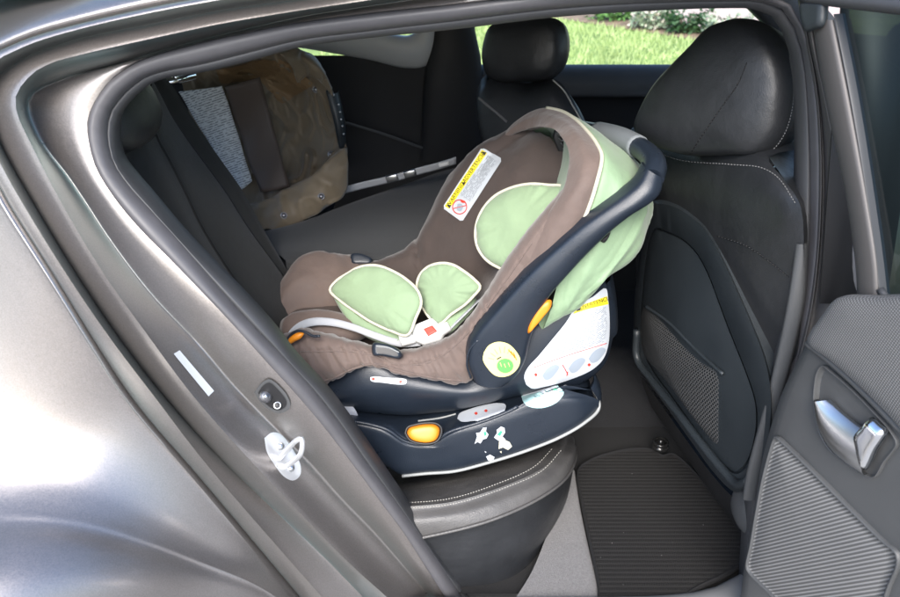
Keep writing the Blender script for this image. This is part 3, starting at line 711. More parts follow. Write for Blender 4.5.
# net pocket bulging off the shell
NP = [(645, 306), (668, 322), (692, 346), (708, 361), (723, 374), (724, 400), (722, 425), (717, 444), (700, 425), (680, 397), (660, 372), (643, 352), (640, 328)]
mb = MB(); N0 = [sp(p[0], p[1], .054) for p in NP]; f0 = len(mb.f)
O = curve(N0, 80, True); c_ = sum(O, V()) / 80
mb.grid([[c_ + (p - c_) * q - SN * (.032 * (1 - q ** 2)) for p in O] for q in (1, .9, .75, .55, .3, .0004)], 0, closed_u=True)
mb.planar(f0, c_, V((0, 1, 0)), V((-.2, 0, 1))); npk = mb.build('net_pocket', M['net'], fs)
mb = MB(); mb.tube(curve([sp(p[0], p[1], .062) for p in NP[:5]], 30), .0035, 8, 0); mb.build('elastic_hem', M['shell'], npk)
mb = MB(); mb.tube(curve([sp(p[0], p[1], .056) for p in [(637, 330), (637, 358), (652, 380), (680, 415), (705, 448), (725, 472), (737, 484), (750, 480)]], 40), .009, 10, 0); mb.build('shell_rim', M['shell'], bs)
# lower seat structure: frame skirt, front of the seat base, tether hook
mb = MB()
sk = [(640, 375), (665, 410), (690, 445), (715, 478), (735, 498), (765, 500)]
a = [sp(p[0], p[1], .03) for p in sk]
mb.loft([a, [p + V((.02, 0, -.05)) for p in a], [p + V((.06, 0, -.12)) for p in a], [p + V((.16, 0, -.14)) for p in a]], 30, 4, 0)
mb.build('seat_skirt', M['trim'], fs)
mb = MB(); mb.ball(W(751, 508, .12), .032, .05, .045, 0, seg=20, p=2.8); mb.build('seat_rail_cover', M['gtrim'], fs)

# driver's seat
ds_h = [(484, 58), (486, 40), (491, 26), (500, 19), (520, 17), (545, 17), (560, 21), (566, 35), (566, 55), (560, 72), (550, 80), (525, 82), (500, 82), (489, 76)]
dn = V((-.55, -.83, .1)).normalized(); d0 = W(525, 50, .95)
mb = MB(); mb.pillow([WP(p[0], p[1], d0, dn) for p in ds_h], dn, .05, .07, rings=10, power=2.8, n=60)
mbb = MB(); bo = [(478, 88), (486, 74), (500, 77), (525, 83), (555, 79), (568, 92), (580, 115), (588, 140), (590, 200), (590, 330), (500, 330), (495, 160), (482, 128), (477, 105)]
mbb.pillow([WP(p[0], p[1], d0, dn) for p in bo], dn, .05, .10, rings=10, power=3, n=80)
dsb = mbb.build('driver_seat', M['leather'], car); mb.build('headrest', M['leather'], dsb)
dt = bvh([dsb]); mb = MB(); pipe(mb, dt, [(553, 80), (564, 91), (574, 108), (584, 124), (592, 128)], .0022, 0); mb.build('white_piping', M['thread'], dsb)
mb = MB(); pipe(mb, dt, [(479, 98), (488, 106), (498, 114), (507, 122)], .0035, 0); mb.build('pale_seam', M['gthread'], dsb)

# ------------------------------------------------------------------ open rear door, inner side
DP0 = V((.545, -.03, 0)); DD = V((.342, -.94, 0)); DN = V((-.94, -.342, 0))   # DN points out of the inner face
def dp(px, py, off=0.0): return WP(px, py, DP0 + DN * off, DN)
def dpr(tr, off): return [dp(p[0], p[1], p[2] if len(p) > 2 else off) for p in tr]
mb = MB()
edge = [(836, 300), (822, 318), (809, 340), (796, 365), (783, 392), (772, 425), (763, 460), (757, 495), (750, 535), (744, 575), (738, 640)]
r1 = [(848, 296), (833, 313), (819, 336), (806, 362), (793, 390), (781, 424), (771, 460), (765, 495), (757, 535), (750, 575), (745, 640)]
r2 = [(1000, 290), (985, 313), (975, 340), (968, 365), (962, 392), (958, 425), (955, 460), (953, 495), (950, 535), (948, 575), (945, 640)]
ed = dpr(edge, .0); rr1 = dpr(r1, .022); rr2 = dpr(r2, .026)
mb.loft([[p - DN * .04 + V((.0, 0, 0)) for p in ed], ed, [p.lerp(q, .55) + DN * .004 for p, q in zip(ed, rr1)], rr1], 50, 4, 0)
mb.loft([rr1, [p.lerp(q, .5) for p, q in zip(rr1, rr2)], rr2], 50, 4, 0)
door = mb.build('rear_door', M['gtrim'], car, sharp=60)
tag(door, 'open rear door with its grey inner trim panel')
# woven upper pad
mb = MB(); f0 = 0
wo = [(838, 297.5), (824, 314), (812, 331), (809, 341), (830, 357), (860, 383), (890, 412), (940, 462), (1010, 470), (1010, 300), (940, 293), (884, 296)]
w0 = dpr(wo, .028); O = curve(w0, 100, True); c_ = sum(O, V()) / 100
mb.grid([[c_ + (p - c_) * q + DN * h for p in O] for q, h in ((1, -.006), (.995, .002), (.97, .009), (.9, .014), (.7, .017), (.4, .018), (.0004, .018))], 0, closed_u=True)
mb.planar(0, c_, DD, V((0, 0, 1))); mb.build('woven_armrest_pad', M['door_weave'], door)
mb = MB(); wl = dpr([(807, 343), (829, 360), (858, 386), (888, 416), (930, 458)], .030); mb.tube(curve(wl, 30), .0055, 8, 0, flat=(1, 1)); mb.build('trim_strip', M['gtrim'], door)
# handle recess and lever
mb = MB()
ro = [(818, 372), (823, 366), (830, 371), (850, 388), (870, 408), (890, 430), (897, 443), (892, 452), (884, 462), (874, 477), (864, 474), (845, 462), (829, 448), (820, 432), (815, 410), (815, 388)]
O = curve(dpr(ro, .0285), 80, True); c_ = sum(O, V()) / 80
mb.grid([[c_ + (p - c_) * q + DN * h for p in O] for q, h in ((1.014, -.004), (1.012, .002), (1.0, .0026), (.99, .001), (.98, -.001))], 0, closed_u=True)
mb.grid([[c_ + (p - c_) * q + DN * h for p in O] for q, h in ((.98, -.001), (.972, -.004), (.8, -.014), (.4, -.016), (.0004, -.016))], 1, closed_u=True)
rec = mb.build('handle_recess', [M['gtrim'], M['gtrim']], door)
mb = MB()
la = [(815, 400), (817, 424), (829, 447), (846, 463), (864, 475)]; lb = [(827, 400), (838, 411), (850, 421), (861, 429), (871, 436)]
A1 = dpr(la, .034); B1 = dpr(lb, .034)
mb.loft([[p - DN * .008 for p in A1], A1, [p.lerp(q, .5) + DN * .012 for p, q in zip(A1, B1)], B1, [p - DN * .006 for p in B1]], 24, 4, 0)
tip = [(855, 434), (872, 416), (887, 430), (864, 470), (861, 452)]
mb.pillow(dpr([(856, 434), (864, 424), (872, 416.5), (880, 423), (887, 430), (876, 451), (865, 471), (861, 462), (858, 447)], .040), DN, .010, .010, rings=5, power=5, n=40, mi=1)
mb.build('door_handle', [M['silver'], M['chrome']], door)
# ribbed pocket
mb = MB()
po = [(775, 440), (777, 437), (782, 441), (800, 458), (830, 488), (860, 518), (885, 542), (897, 552), (899, 562), (890, 585), (880, 610), (850, 640), (800, 620), (768, 590), (751, 573), (748, 568), (752, 545), (758, 510), (765, 475)]
O = curve(dpr(po, .0275), 120, True); c_ = sum(O, V()) / 120
mb.grid([[c_ + (p - c_) * q + DN * h for p in O] for q, h in ((1.015, -.004), (1.015, .004), (1.0, .005), (.985, .003), (.98, .0005))], 0, closed_u=True)
f0 = len(mb.f); mb.grid([[c_ + (p - c_) * q + DN * h for p in O] for q, h in ((.98, .0005), (.9, .004), (.6, .008), (.0004, .009))], 1, closed_u=True)
e1 = dp(880, 520, .03) - dp(780, 545, .03); mb.planar(f0, c_, e1, V((0, 0, 1)) ); mb.build('ribbed_pocket', [M['gtrim'], M['door_rib']], door)
# window frame and glass above the belt
mb = MB()
def tum(p): return p + V((-.10 * 0, .0, 0))
fr = [[(812, 20), (826, 100), (847, 200), (856, 265), (858, 305)], [(815, 20), (829, 100), (850, 200), (859, 265), (861, 305)], [(832, 20), (848, 100), (866, 200), (876, 265), (878, 305)], [(834, 20), (850.5, 100), (868.5, 200), (878, 265), (880, 305)]]
f_ = [dpr(fr[0], -.010), dpr(fr[1], .006), dpr(fr[2], .010), dpr(fr[3], -.002)]
mb.loft([[p - DN * .02 for p in f_[0]]] + f_, 30, 3, 0)
fo = [[(834, 14), (850.5, 100), (868.5, 200), (878, 265), (880, 300)], [(838, 14), (855, 100), (871, 200), (880, 265), (884, 303)]]
a, b = dpr(fo[0], .004), dpr(fo[1], .001)
wf = mb.build('window_frame', M['frame'], door)
mb = MB(); mb.loft([[p - DN * .01 for p in a], a, [p.lerp(q, .5) + DN * .004 for p, q in zip(a, b)], b, [p - DN * .012 for p in b]], 30, 3, 0)
bl = dpr([(880, 289), (884, 295), (892, 302), (905, 310), (990, 320)], .008); mb.tube(curve(bl, 20), .005, 8, 0)
mb.build('glass_channel', M['lip'], wf)
mb = MB(); mb.grid([dpr([(836, -30), (853, 100), (870, 200), (882, 305)], -.006), dpr([(1010, -30), (1020, 100), (1030, 200), (1040, 330)], -.006)], 0); mb.build('window_glass', M['tint'], door)
# top bar of the window frame and the dark corner piece
mb = MB(); a = dpr([(805, -4), (850, 1), (905, 7), (1000, 16)], .012)
mb.tube(curve(a, 20), .012, 10, 0, flat=(1, .8)); mb.build('frame_top', M['lip'], wf)
mb = MB(); mb.pillow(dpr([(800, 3), (812, 0), (826, 2), (826, 12), (824, 26), (815, 30), (806, 32), (801, 20)], .014), DN, .006, .01, rings=4, power=5, n=40); mb.build('corner_cap', M['shell'], wf)
# outer skin of the open door, seen only from the far side
mb = MB(); mb.grid([[DP0 - DN * .09 + DD * s + V((0, 0, z)) for s in (0, .3, .6, .85)] for z in (.25, .6, .96)], 0); mb.build('door_skin', M['paint'], door, thick=.004)

mb = MB(); fx = [.66, .8, 1.0, 1.4, 1.9]
mb.loft([[V((x, -.02, .25)) for x in fx], [V((x, -.06, .5)) for x in fx], [V((x, -.055, .8)) for x in fx], [V((x, -.02, .955)) for x in fx], [V((x, .0, .96)) for x in fx]], 20, 4, 0)
fd2 = mb.build('front_door', M['paint'], car)
mb = MB(); mb.grid([[V((x, .0, .965)) for x in (.64, 1.2, 1.9)], [V((x, .13, 1.5)) for x in (.64, 1.1, 1.6)]], 0); mb.build('window_glass', M['privacy'], fd2)
mb = MB(); mb.grid([[V((x, .0, .96)) for x in (.56, .66)], [V((x, .13, 1.5)) for x in (.53, .66)]], 0); mb.build('pillar_cover', M['black'], fd2, thick=.004)
# ================================================================== infant seat
inf = root('infant_car_seat', (0, .44, .6), 'rear-facing infant carrier with brown padded cover, mint green inserts and navy carry handle', 'child seat')
FR = [(279, 325, .46), (277, 300, .52), (284, 275, .57), (300, 257, .60), (326, 252.5, .62), (352, 255, .63), (374, 261, .63), (394, 255, .635), (411, 243, .64), (424, 224, .645), (438, 195, .65), (455, 167, .65), (479, 145.5, .65), (503, 133, .65), (520, 129, .645)]
FI = [(284, 338, .42), (283, 325, .46), (290, 313, .49), (310, 306, .50), (338, 306, .51), (362, 300, .53), (378, 284, .56), (398, 278, .565), (416, 267, .57), (430, 247, .575), (446, 218, .58), (465, 186, .585), (490, 157, .59), (512, 140, .60), (531, 129.5, .61)]
MM = [(287, 339, .40), (292, 330, .42), (304, 320, .43), (325, 318, .44), (348, 326, .45), (370, 330, .46), (392, 330, .47), (412, 324, .48), (430, 308, .49), (446, 284, .50), (465, 250, .50), (487, 212, .50), (512, 172, .51), (534, 150, .52), (554, 142, .53)]
MN = [(288, 345, .36), (296, 340, .37), (310, 338, .38), (332, 342, .39), (356, 352, .40), (380, 358, .41), (404, 356, .42), (425, 346, .43), (446, 328, .44), (466, 302, .45), (487, 268, .45), (508, 230, .46), (530, 195, .465), (550, 170, .47), (564, 157, .475)]
NI = [(288, 346, .30), (300, 344, .29), (316, 346, .29), (338, 352, .29), (362, 360, .29), (386, 364, .30), (410, 360, .30), (432, 350, .30), (454, 340, .305), (474, 322, .31), (495, 295, .32), (514, 266, .34), (532, 240, .36), (545, 224, .38), (552, 200, .40)]
rows = [PX(x) for x in (FR, FI, MM, MN, NI)]
back_r = [p + V((0, .03, -.02)) for p in rows[0]]; back2 = [p + V((0, .035, -.12)) for p in rows[0]]
VA, VB = W(419, 250, .62), W(353, 262, .62)
def wrinkle(p):
    if p.y > .44:
        f = min(1, (p.y - .44) / .08); a = math.exp(-((p.x - VA.x + (p.z - VA.z) * .25) / .007) ** 2) * .016; b = math.exp(-((p.x - VB.x) / .005) ** 2) * .007
        p = p + V((0, (a + b) * .5 * f, -(a + b) * f))
    q = p * 14; k = max(0, 1 - abs(noise.noise(V((p.x * 30, p.y * 11, p.z * 30)))) * 3); return p + V((0, noise.noise(q + V((9, 2, 1))) * .006, noise.noise(q) * .008 + noise.noise(q * 2.6) * .003 - k * k * .0045))
mb = MB()
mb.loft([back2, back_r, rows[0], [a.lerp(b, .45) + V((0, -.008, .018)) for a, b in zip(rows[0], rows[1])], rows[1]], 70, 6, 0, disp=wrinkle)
nfoot_lit = 24  # foot end gets the lighter brown, the direct light put into its colour
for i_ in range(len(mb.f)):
    if (i_ % 69) > nfoot_lit: mb.m[i_] = 1
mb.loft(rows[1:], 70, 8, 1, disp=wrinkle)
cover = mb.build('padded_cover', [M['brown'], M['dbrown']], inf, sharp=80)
# near bolster of the cover
BI = [(284, 334, .31), (300, 329, .305), (325, 333, .295), (350, 340, .285), (375, 345, .28), (400, 349, .275), (425, 346, .275), (445, 338, .275), (462, 325, .275), (480, 301, .275), (500, 269, .275), (522, 237, .28), (545, 209, .285), (562, 190, .29)]
BS = [(285, 348, .26), (302, 352, .245), (328, 351.5, .238), (352, 351.5, .236), (374, 356, .234), (400, 365, .230), (430, 362, .229), (450, 350, .228), (472, 328, .228), (490, 303, .228), (512, 272, .230), (532, 243, .232), (556, 214, .237), (572, 195, .245)]
BL = [(290, 372, .265), (310, 388, .25), (334, 380.5, .24), (352, 371, .238), (374, 366, .238), (402, 373, .238), (436, 380, .236), (466, 383, .235), (486, 362, .238), (506, 330, .242), (528, 292, .244), (554, 257, .246), (578, 225, .248), (594, 205, .252)]
bi, bs_, bl_ = PX(BI), PX(BS), PX(BL)
def pucker(p):
    q = V((p.x * 75 + p.z * 40, p.y * 10, p.z * 14)); q2 = V((p.x * 30 + p.z * 14, p.y * 8, p.z * 20)); am = 1 - .65 * sm(.03, .14, p.x); k = max(0, 1 - abs(noise.noise(q * .8)) * 3.2); return p + V((0, -noise.noise(q) * .006 - noise.noise(q2) * .005 + k * k * .0038, noise.noise(q + V((4, 4, 4))) * .003)) * am
mb = MB()
up = lambda A, k, z: [p + V((0, k, z)) for p in A]
mb.loft([up(bi, .03, -.05), up(bi, .012, -.012), bi, [a.lerp(b, .4) + V((0, -.010, .012)) for a, b in zip(bi, bs_)], [a.lerp(b, .85) + V((0, -.005, .006)) for a, b in zip(bi, bs_)], bs_], 190, 6, 0, disp=pucker)
mb.loft([bs_, [a.lerp(b, .12) + V((0, -.004, .0)) for a, b in zip(bs_, bl_)], [a.lerp(b, .5) + V((0, -.014, .0)) for a, b in zip(bs_, bl_)], [a.lerp(b, .9) + V((0, -.008, 0)) for a, b in zip(bs_, bl_)], bl_, up(bl_, .015, .0), up(bl_, .02, .02)], 190, 7, 0, disp=pucker)
bol = mb.build('side_bolster', M['brown'], cover, sharp=75)
bt = bvh([bol])
mb = MB(); pipe(mb, bt, [(300, 352), (328, 351.5), (352, 351.5), (374, 356), (400, 365), (430, 362), (450, 350), (472, 328), (490, 303), (512, 272), (532, 243)], .0013, 0, lift=.0002)
pipe(mb, bt, [(312, 384), (334, 377.5), (352, 369), (374, 364), (402, 371), (436, 378), (462, 380.5)], .0022, 0, lift=.0004); mb.build('seam', M['brown'], bol)
# foot pad between the bolsters (light folds)
covt = bvh([cover, bol])
mb = MB(); fp = [(281, 322), (290, 313), (312, 309), (338, 312), (358, 320), (370, 332), (352, 343), (330, 347), (306, 349), (288, 348), (280, 336)]
fo = W(325, 326, .40); mb.pillow([WP(p[0], p[1], fo, V((.15, -.55, .82))) for p in fp], V((.15, -.55, .82)), .03, .02, rings=9, n=70)
for i, v in enumerate(mb.v): mb.v[i] = wrinkle(v)
mb.build('foot_pad', M['brown'], cover)

# plastic tub under the cover
ST = [(296, 384, .275), (320, 384, .262), (340, 377, .256), (356, 368, .254), (376, 364, .252), (402, 371, .252), (436, 378, .250), (466, 381, .250), (490, 366, .252), (512, 345, .255), (540, 322, .258), (566, 302, .265), (590, 288, .275), (606, 284, .30)]
SM = [(315, 397, .25), (335, 397, .238), (352, 394, .234), (370, 391, .232), (390, 390, .231), (415, 392, .230), (445, 394, .229), (474, 394, .230), (502, 388, .232), (530, 376, .236), (557, 358, .242), (580, 342, .250), (600, 327, .262), (612, 315, .30)]
SB = [(335, 410, .28), (352, 412, .268), (368, 413, .264), (386, 414, .262), (406, 415, .260), (430, 413, .26), (456, 410, .26), (484, 404, .262), (514, 397, .266), (542, 392, .270), (568, 388, .276), (590, 378, .285), (606, 362, .295), (613, 338, .31)]
t_, m_, b_ = PX(ST), PX(SM), PX(SB)
far_b = [V((p.x, .58, p.z - .01)) for p in b_]; far_m = [V((p.x, .635, q.z)) for p, q in zip(m_, m_)]; far_t = [V((p.x, .62, p.z - .01)) for p in t_]
mb = MB(); mb.loft([up(t_, .012, .004), t_, m_, b_, [a + V((0, .03, -.012)) for a in b_], far_b, far_m, far_t], 80, 6, 0)
e1 = [t_[-1], m_[-1], b_[-1]]; f1 = [far_t[-1], far_m[-1], far_b[-1]]
mb.loft([e1, [p + V((.012, .02, 0)) for p in e1], [a.lerp(c, .5) + V((.03, 0, 0)) for a, c in zip(e1, f1)], f1], 16, 6, 0)
e1 = [t_[0], m_[0], b_[0]]; f1 = [far_t[0], far_m[0], far_b[0]]
mb.loft([e1, [a.lerp(c, .5) + V((-.03, 0, 0)) for a, c in zip(e1, f1)], f1], 16, 6, 0)
tub = mb.build('seat_shell', M['navy'], inf, sharp=80)
tt = bvh([tub])
# instruction label on the shell
lab = [(526, 384), (524, 376), (528, 367), (538, 356), (553, 338), (566, 322), (577, 305), (592, 297), (605, 288), (607.5, 300), (609, 325), (607.5, 345), (603, 358), (592, 369), (567, 380), (545, 386), (532, 388)]
mb = MB(); stick(mb, tt, lab, 0, .0016, n=90, rings=8)
stick(mb, tt, [(540, 357), (556, 338), (570, 319), (605, 306), (606, 325), (604, 341), (575, 351)], 1, .0022, n=60, rings=6, udir=(.95, -.33), smooth=False)
stick(mb, tt, [(573, 313.5), (577, 306.5), (606, 296), (607.3, 304), (590, 308)], 2, .0026, n=40, rings=4, smooth=False)
lettering(mb, tt, 'ADVERTENCIA', (593, 303.2), (5.0, -1.75), (-1.7, -5.0), 3, .0034)
mb2 = [(576.2, 311.0), (578.6, 305.8), (580.6, 309.6)]; stick(mb, tt, mb2, 3, .0032, n=6, rings=2, smooth=False)
pipe(mb, tt, [(534, 367), (570, 354), (606, 343)], .0007, 4, lift=.0016)
for cx, cy in ((551, 372), (577, 365), (597, 355)):
    stick(mb, tt, [(cx - 9, cy + 3), (cx - 4, cy - 4), (cx + 4, cy - 8), (cx + 8, cy - 6), (cx + 4, cy + 1), (cx - 1, cy + 6), (cx - 6, cy + 7)], 5, .0022, n=30, rings=3)
for cx, cy in ((535.5, 374), (588.5, 364)): stick(mb, tt, [(cx - 1.6, cy), (cx, cy - 1.6), (cx + 1.6, cy), (cx, cy + 1.6)], 4, .0024, n=16, rings=2)
pipe(mb, tt, [(562, 364), (565, 369), (567.5, 374)], .0009, 4, lift=.0018); pipe(mb, tt, [(567.5, 371), (566.5, 375)], .0009, 4, lift=.0018)
mb.build('instruction_label', [M['white'], M['wprint'], M['yellow'], M['ink'], M['red'], M['gink']], tub)
mb = MB(); stick(mb, tt, [(370.5, 377), (371, 380.5), (384, 382.5), (400, 384.3), (406, 383.5), (406.5, 379.8), (403, 378.6), (388, 377.6), (376, 376.3)], 0, .0016, n=60, rings=5)
for cx, cy in ((373.5, 378.6), (400.5, 381.5)): stick(mb, tt, [(cx - 1.8, cy), (cx, cy - 1.5), (cx + 1.8, cy), (cx, cy + 1.7)], 1, .0024, n=12, rings=2)
pipe(mb, tt, [(378, 378.8), (395, 380.9)], .0006, 2, lift=.0018); pipe(mb, tt, [(379, 380.6), (393, 382.2)], .0005, 2, lift=.0018)
mb.build('shell_label', [M['white'], M['red'], M['gink']], tub)

# carry handle
HL = [(474, 382, .205), (467.5, 364, .204), (468.5, 348, .203), (476, 334, .202), (484, 324, .201), (501, 304, .200), (528, 274, .199), (553, 250, .199), (582, 225, .199), (604, 209, .200), (624, 195, .203), (639, 182, .208), (646, 168, .222)]
HR = [(505, 385, .205), (517, 377, .204), (526, 360, .203), (529.5, 345, .202), (535, 328, .201), (548, 300, .200), (574, 269, .199), (596, 246, .199), (613, 230, .199), (632, 215, .200), (651, 203, .203), (660.5, 193, .210), (664, 177, .226)]
hl, hrr = PX(HL), PX(HR); mid = [a.lerp(b, .5) + V((0, -.014, 0)) for a, b in zip(hl, hrr)]
mb = MB()
hb1 = up(hl, .034, 0); hb2 = up(hrr, .034, 0)
mb.loft([up([a.lerp(b, .5) for a, b in zip(hl, hrr)], .036, 0), hb1, up(hl, .006, 0), [a.lerp(b, .06) + V((0, -.004, 0)) for a, b in zip(hl, hrr)], [a.lerp(b, .25) + V((0, -.0105, 0)) for a, b in zip(hl, hrr)], mid, [a.lerp(b, .75) + V((0, -.0105, 0)) for a, b in zip(hl, hrr)], [a.lerp(b, .94) + V((0, -.004, 0)) for a, b in zip(hl, hrr)], up(hrr, .006, 0), hb2, up([a.lerp(b, .5) for a, b in zip(hl, hrr)], .036, 0)], 90, 4, 0)
# rounded hub end
e = [hb1[0], hl[0], hl[0].lerp(hrr[0], .25) + V((0, -.0105, 0)), mid[0], hl[0].lerp(hrr[0], .75) + V((0, -.0105, 0)), hrr[0], hb2[0]]
cen_h = W(490, 374, .215); mb.loft([e, [p.lerp(cen_h, .2) + V((0, 0, -.008)) for p in e], [p.lerp(cen_h, .75) + V((0, .005, -.009)) for p in e], [p.lerp(cen_h, .95) + V((0, .02, -.006)) for p in e]], 24, 4, 0)
# cross bar to the far side and the far arm
elbow = [W(652, 178, .222), W(655, 167, .245), W(650, 156, .29), W(638, 147, .345), W(622, 139, .40), W(604, 134, .46), W(588, 131, .52), W(576, 130, .58), W(566, 133, .63), W(556, 145, .655)]
mb.tube(curve(elbow, 50), lambda t: .021 - .003 * math.sin(t * 3.14), 14, 0)
farm = [W(556, 145, .655), V((.20, .665, .93)), V((.14, .67, .83)), V((.09, .67, .745))]
mb.tube(curve(farm, 24), .022, 12, 0, flat=(.7, 1.2))
hand = mb.build('carry_handle', M['navy'], inf, sharp=80)
hdt = bvh([hand])
mb = MB(); gp = curve(elbow, 50)[13:29]; mb.tube(gp, .0215, 14, 0); mb.build('grey_grip', M['grip'], hand)
mb = MB(); pts = [(545, 301), (551, 300), (551.5, 306), (544, 316), (535, 327), (528, 334), (529, 325), (535, 313)]
oc = W(540, 316, .2); NNN = V((0, -1, .15)).normalized(); mb.pillow([WP(p[0], p[1], W(540, 316, .196), NNN) for p in pts], NNN, .006, .02, rings=5, n=40, power=3); mb.build('release_button', M['orange'], hand)
mb = MB()
hs = [(484, 352), (489, 345), (498, 341.5), (508, 343.5), (516, 351), (520, 359), (518, 367), (511, 374), (503, 376.5), (495, 375), (487, 367), (483, 359)]
stick(mb, hdt, hs, 0, .0012, n=60, rings=6)
stick(mb, hdt, [(505 + 8.2 * math.cos(a), 365.2 + 7.2 * math.sin(a)) for a in [i * math.pi / 8 for i in range(16)]], 1, .0020, n=40, rings=4)
for k in range(7):
    a = -2.9 + k * .36; pipe(mb, hdt, [(503 + 9.5 * math.cos(a), 361 + 9 * math.sin(a)), (503 + 15 * math.cos(a), 361 + 15 * math.sin(a))], .0006, 2, n=8, lift=.0016)
for k in range(3): pipe(mb, hdt, [(508 + k * 2.6, 349 + k * 1.6), (513 + k * 1.6, 355 + k * 2.2)], .0009, 3, n=8, lift=.0016)
pipe(mb, hdt, [(497, 358.6), (501, 356.4)], .0012, 5, n=6, lift=.0018)
for k in range(3): pipe(mb, hdt, [(500 + k * 4, 362 + (k % 2)), (501.5 + k * 4, 366 + (k % 2))], .0008, 4, n=6, lift=.0024)
mb.build('hub_sticker', [M['lemon'], M['lgreen'], mat('label ochre', (.62, .45, .16), .5), M['orange'], M['lemon'], M['ink']], hand)
mb = MB(); mb.pillow(PX([(600, 240), (606, 236), (611, 229), (609, 237), (604, 243)], .214), V((0, -1, 0)), .004, .01, rings=3, n=24); mb.build('handle_catch', M['black'], hand)
# hub ring edge
mb = MB(); mb.tube(curve(PX([(478, 340, .199), (470, 349, .200), (467, 364, .201), (471, 378, .203)]), 24), .0022, 6, 0); mb.build('hub_edge', M['navy'], hand)

# canopy: brown brim, cream piping, mint hood
PO = [(556, 272, .222), (572, 242, .222), (587, 210, .225), (596, 182, .235), (601, 158, .265), (596, 144, .31), (587, 132, .36), (574, 119, .43), (561, 111.5, .49), (546, 108, .54), (530, 112, .58), (514, 123, .61), (503, 135, .63)]
PI = [(520, 268, .235), (534, 243, .238), (549, 214, .245), (563, 190, .255), (569, 166, .285), (567.5, 149, .32), (560, 135, .37), (553, 129, .43), (543, 127, .48), (535, 127.5, .53), (526, 130, .57), (517, 133, .60), (508, 138, .625)]
po, pi_ = PX(PO), PX(PI)
mb = MB(); cm = [a.lerp(b, .5) + (CAM - a).normalized() * .016 + V((0, 0, .004)) for a, b in zip(po, pi_)]
mb.loft([[p + V((.004, .012, -.004)) for p in po], po, [a.lerp(b, .2) + (CAM - a).normalized() * .012 for a, b in zip(po, pi_)], cm, [a.lerp(b, .8) + (CAM - a).normalized() * .011 for a, b in zip(po, pi_)], pi_, [p + V((.006, .014, 0)) for p in pi_], [p + V((.03, .012, 0)) for p in pi_]], 80, 5, 0, disp=lambda p: p + V((noise.noise(p * 26) * .002, noise.noise(p * 30 + V((3, 1, 2))) * .002, 0)))
can = mb.build('canopy', M['brown'], inf, sharp=80)
mb = MB(); mb.tube(curve([p + V((.001, -.003, .001)) for p in po[:10]], 80), .0036, 8, 0); mb.build('cream_piping', M['cream'], can)
def dirn(a): return (CAM - a).normalized()
H1 = [(553, 302, .226), (580, 268, .226), (606, 232, .228), (624, 200, .235), (630, 178, .27), (629, 160, .33), (622, 148, .38), (611, 139, .44), (598, 133, .50), (582, 128, .55), (565, 127, .59), (548, 130, .62), (534, 136, .64)]
H2 = [(546, 322, .224), (572, 304, .226), (600, 276, .232), (624, 246, .242), (640, 218, .265), (646, 198, .33), (644, 180, .40), (636, 166, .47), (626, 155, .53), (612, 147, .58), (596, 143, .62), (580, 146, .645), (562, 152, .655)]
H3 = [(542, 329, .235), (560, 318, .238), (579, 308, .242), (604, 277, .255), (628, 262, .275), (645, 232, .33), (651, 205, .42), (648, 190, .50), (640, 178, .56), (625, 170, .60), (606, 168, .64), (590, 170, .66), (574, 176, .665)]
h1, h2, h3 = PX(H1), PX(H2), PX(H3)
HC = W(552, 322, .26)
POC = curve(po, 50)
def folds(p):
    dx, dz = p.x - HC.x, p.z - HC.z; an = math.atan2(dz, dx); dd = min(1, math.hypot(dx, dz) / .12)
    r_ = max(0, 1 - abs(noise.noise(V((an * 4.2, p.y * 5, 3.3)))) * 3.0) ** 1.5; r2 = max(0, 1 - abs(noise.noise(V((an * 9, p.y * 9 + 4, 1.3)))) * 3.0)
    dd *= min(1, min((p - q).length for q in POC) / .07)
    p = p + V((.004, -.016, .002)) * ((r_ * .8 + r2 * .3) * dd)
    q = V((p.x * 10 - p.z * 6, p.y * 6, p.z * 9 + p.x * 7)); f = noise.noise(q); w = noise.noise(p * 38)
    return p + V((f * .005 * dd, -abs(f) * .010 * dd + w * .001, f * .004 * dd))
mb = MB(); mb.loft([[p + V((.003, .004, 0)) for p in po], [a.lerp(b, .08) + V((.004, -.001, .003)) for a, b in zip(po, h1)], h1, h2, h3, [p + V((-.01, .03, .01)) for p in h3]], 80, 7, 0, disp=folds)
mb.build('hood', M['mint2'], can)
LN = PX([(538, 250, .30), (548, 215, .36), (550, 196, .44), (557, 178, .49), (563, 162, .53), (558, 149, .57), (550, 141, .60), (540, 135, .63), (530, 131, .66), (518, 133, .665)])
mb = MB(); mb.loft([[p + V((.012, .010, -.001)) for p in pi_], [p + V((.016, .03, -.004)) for p in pi_], [p + V((.0, .04, .0)) for p in LN], [p + V((-.03, .04, -.03)) for p in LN]], 60, 5, 0); mb.build('hood_lining', M['mint2'], can)
mb = MB(); mb.pillow(PX([(556, 128), (561, 132), (566, 142), (569, 153), (568, 160), (562, 157), (556, 146), (553, 136)], .50), V((-.2, -1, .3)), .004, .004, rings=4, n=40)
f0 = len(mb.f)
for k in range(4): mb.tube(curve(PX([(557 + k * 2, 133 + k * 5), (560 + k * 2, 136 + k * 5), (563 + k * 1.5, 134 + k * 5)], .494), 8), .0016, 5, 1)
mb.build('hood_bracket', [M['black'], M['steel']], can)

